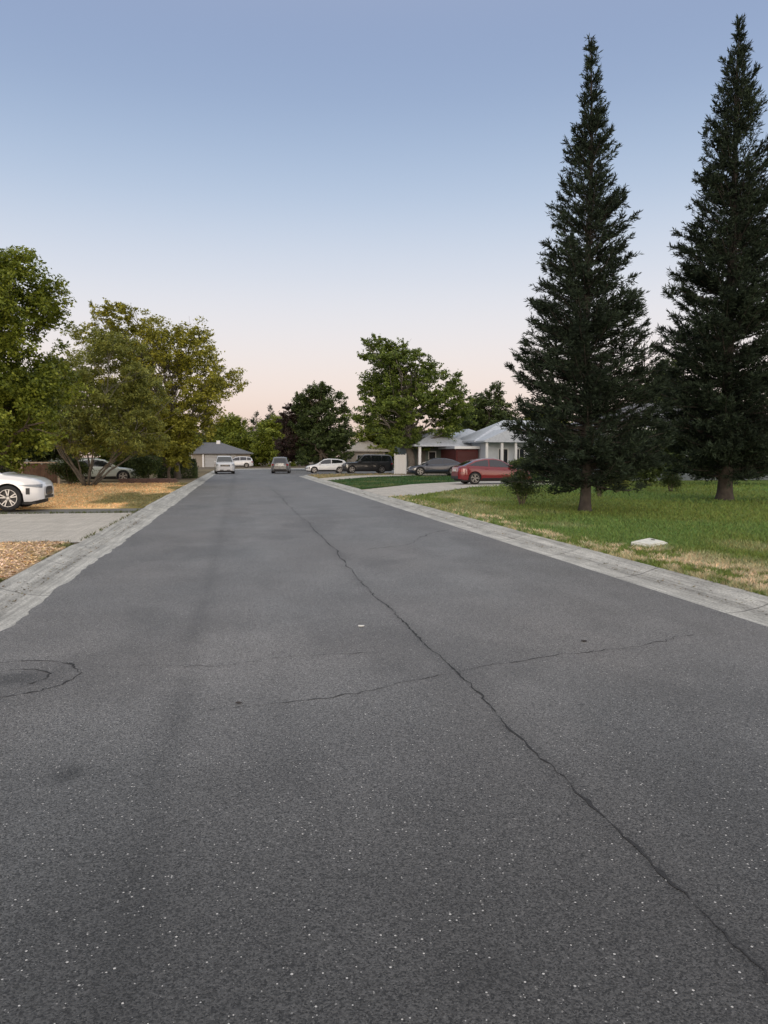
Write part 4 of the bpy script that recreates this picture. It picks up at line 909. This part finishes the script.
# house behind conifers
H3 = empty('house', (28.5, 46, 0), 0, 'blue grey house with white fascia glimpsed between the two conifers', 'house')
b = MB(); b.box(-5.5, 9, 0, 8, 0, 3.3); b.build('wall', M_wallb, H3); b = MB(); hip(b, -6.1, 9.6, -.7, 8.6, 3.5, 1.9); b.build('roof', M_roofd, H3)
b = MB(); b.box(-6.1, 9.6, -.74, -.703, 3.33, 3.53); b.build('fascia', M_trim, H3)
window(H3, -4.5, -3.0, 1.1, 2.3, 0, 1); window(H3, -1.5, 0, 1.1, 2.3, 0, 1); window(H3, 3, 5, 1.1, 2.3, 0, 2)
# far garage
H4 = empty('house', (-2.6, 124, 0), 0, 'grey roofed house with a garage facing down the street at its far end', 'house')
b = MB(); b.box(-10, 4.4, 0, 9, 0, 2.2); b.build('wall', M_wallt, H4); b = MB(); hip(b, -11, 4.9, -.6, 9.6, 2.25, 1.75); rf = b.build('roof', M_roofd, H4)
b = MB(); b.box(-.9, -.3, 3.8, 4.4, 3.7, 4.3); b.build('chimney', M_trim, rf)
b = MB(); 
for k in range(4): b.box(-2.6, 2.2, -.04, -.003, .08+.49*k, .55+.49*k)
b.build('garage_door', M_gar, H4); window(H4, -6, -4.6, .9, 1.8, 0, 1); window(H4, -8.6, -7.4, .9, 1.8, 0, 1)
b = MB(); b.box(-3.0, -2.72, -.3, -.05, 0, 2.1); b.build('porch_post', M_trim, H4)
# beige house far behind parked cars
H5 = empty('house', (19.0, 108, 0), 0, 'beige house with a low roof far behind the parked black SUV', 'house')
b = MB(); b.box(-3.5, 1.5, 0, 7, 0, 2.5); b.build('wall', M_wallt, H5); b = MB(); hip(b, -4.1, 2.1, -.6, 7.6, 2.55, 1.7); b.build('roof', pmat('roof_beige', (.36, .33, .29), .9, noise=.1), H5)
window(H5, -2.5, -1.2, .9, 1.9, 0, 1); window(H5, -.4, .8, .9, 1.9, 0, 1)
# white fence panel by shade tree
F1 = empty('fence_panel', (14.15, 67.2, .1), 0, 'white painted fence panel standing left of the shade tree trunk', 'fence')
b = MB()
for k in range(7): b.box(-.45+.125*k, -.335+.125*k, -.015, .015, .06, 1.75+.02*(k % 2))
b.build('board', M_trim, F1); b = MB(); b.box(-.5, .48, .016, .06, .35, .45); b.box(-.5, .48, .016, .06, 1.4, 1.5); b.build('rail', M_trim, F1)
for x in (-.52, .48): b = MB(); b.box(x-.05, x+.05, -.05, .05, 0, 1.85); b.build('post', M_trim, F1)
# brown fence left
M_wood = pmat('fence_wood', (.11, .065, .045), .9, noise=.35, nscale=3, bump=.5, bscale=30); M_woodp = pmat('pale_wood', (.42, .33, .26), .85, noise=.1)
F2 = empty('wooden_fence', (-15.2, 47.2, .1), 0, 'low brown board fence with a pale top rail behind the left white car', 'fence')
b = MB()
for k in range(66): b.box(-5+.15*k, -4.86+.15*k, -.012, .012, .03, 1.12+.012*((k*7) % 5))
b.build('board', M_wood, F2); b = MB(); b.box(-5.05, 4.95, -.09, .09, 1.19, 1.27); b.build('top_rail', M_woodp, F2)
for k in range(6): b = MB(); b.box(-5.05+2*k, -4.95+2*k, -.11, -.02, 0, 1.18); b.build('post', M_woodp, F2)
# planter wall, low
M_brick = pmat('edging_brick', (.13, .085, .08), .9, noise=.25, nscale=8, bump=.6, bscale=30)
b = MB()
for r0 in range(3):
    for k in range(14): x = -3.3+.235*k+(.11 if r0 % 2 else 0); b.box(x, x+.225, -.1, .1, .1*r0+.002, .1*r0+.094)
pl_ = b.build('brick_edging', M_brick); pl_.location = (-4.0+.4, 46.9, .1); tag(pl_, 'low purplish brick edging wall at the back of the dead grass', 'garden wall'); bevel(pl_, .008, 1)
# utility pole far
UP = empty('utility_pole', (4.1, 146, .1), 0, 'thin pale utility pole rising beyond the street end', 'pole')
b = MB(); b.tube([(0, 0, -.1), (0, 0, 8.2)], [.16, .12], 10); b.build('pole', M_woodp, UP); b = MB(); b.box(-.9, .9, -.06, .06, 7.5, 7.62); b.build('crossarm', M_wood, UP)
for x in (-.8, -.3, .3, .8): b = MB(); b.tube([(x, 0, 7.62), (x, 0, 7.76)], [.04, .03], 8); b.build('insulator', M_trim, UP)

# ================================================================== SMALL THINGS
def litter(name, label, cat, n, seed, xs, ys, zf, cols, s0):
    r = np.random.RandomState(seed); x = xs(r, n); y = ys(r, n); m = n; a = r.uniform(0, 6.28, m); s = s0*r.uniform(.4, 1.5, m)*(1+y*.03)
    tl = r.uniform(-.3, .3, (m, 2)); ux = np.stack([np.cos(a), np.sin(a), tl[:, 0]], 1)*s[:, None]; uy = np.stack([-np.sin(a), np.cos(a), tl[:, 1]], 1)*(s*r.uniform(.3, .6, m))[:, None]
    c = np.stack([x, y, zf(x)+s*.35], 1); V = np.stack([c-ux, c-uy, c+ux, c+uy], 1).reshape(-1, 3); cc = np.array(cols)[r.randint(0, len(cols), m)]*r.uniform(.6, 1.3, m)[:, None]
    return tag(mesh(name, V, np.arange(4*m).reshape(-1, 4), M_chip, cols=np.repeat(cc, 4, 0)), label, cat, kind='stuff')
LC = [(.22, .15, .08), (.12, .09, .05), (.30, .22, .12), (.08, .07, .05), (.2, .19, .08)]
kz = np.array([[p[0], p[1]] for p in PROF])
litter('leaf_litter', 'small brown leaves and grit caught in the right gutter', 'leaf litter', 1500, 71, lambda r, n: XR+.30+abs(r.normal(0, .10, n))*(r.rand(n) < .7)+.38*(r.rand(n) < .25), lambda r, n: 5+45*r.rand(n)**1.8, lambda x: np.interp(x-XR, kz[:, 0], kz[:, 1]), LC, .011)
litter('leaf_litter', 'small brown leaves and grit caught in the left gutter', 'leaf litter', 900, 72, lambda r, n: XL-.30-abs(r.normal(0, .10, n))*(r.rand(n) < .7)-.36*(r.rand(n) < .3), lambda r, n: 6+16*r.rand(n)**1.2, lambda x: np.interp(XL-x, kz[:, 0], kz[:, 1]), LC, .013)
U = empty('meter_box', (6.95, 12.15, .15), R(28), 'pale concrete utility box lid lying in the right lawn near the kerb', 'utility cover')
U.rotation_euler = (R(7), R(-3), R(28))
M_conc = pmat('box_concrete', (.66, .66, .60), .85, noise=.14, nscale=14, bump=.4, bscale=60)
fr_ = MB(); fr_.box(-.27, .27, -.19, .19, -.05, .035); bevel(fr_.build('frame', M_conc, U), .012, 2)
ld = MB(); ld.box(-.235, .235, -.155, .155, .0375, .052); l_ = bevel(ld.build('lid', M_conc, U), .008, 2)
hh = MB(); hh.tube([(.15, .03, .0525), (.15, .03, .0545)], .038, 14); hh.build('finger_hole', M_blk, l_)
def scrap(name, label, cat, loc, s, mat, seed):
    r = np.random.RandomState(seed); n = 9; A = np.linspace(0, 2*math.pi, n, endpoint=False); rr = s*r.uniform(.6, 1.1, n)
    V = [(0, 0, .012)]+[(rr[i]*math.cos(A[i]), rr[i]*.6*math.sin(A[i]), .004+r.uniform(0, .008)) for i in range(n)]+[(0, 0, .009)]+[(rr[i]*math.cos(A[i]), rr[i]*.6*math.sin(A[i]), .002) for i in range(n)]
    F = [(0, 1+i, 1+(i+1) % n) for i in range(n)]+[(n+1, n+2+(i+1) % n, n+2+i) for i in range(n)]+[(1+i, n+2+i, n+2+(i+1) % n, 1+(i+1) % n) for i in range(n)]
    o = mesh(name, V, F, mat); o.location = loc; return tag(o, label, cat)
scrap('paper_scrap', 'small white scrap lying alone on the asphalt left of the long crack', 'litter', (1.15, 7.32, .004), .042, pmat('paper', (.7, .7, .66), .7), 1)
scrap('dead_leaf', 'small dark dead leaf on the asphalt right of the long crack', 'leaf', (3.02, 6.35, .004), .035, pmat('dead_leaf', (.035, .03, .03), .8), 2)
scrap('dead_leaf', 'small curled brown leaf on the dark wheel track at the left', 'leaf', (-.02, 5.15, .004), .022, bpy.data.materials['dead_leaf'], 3)
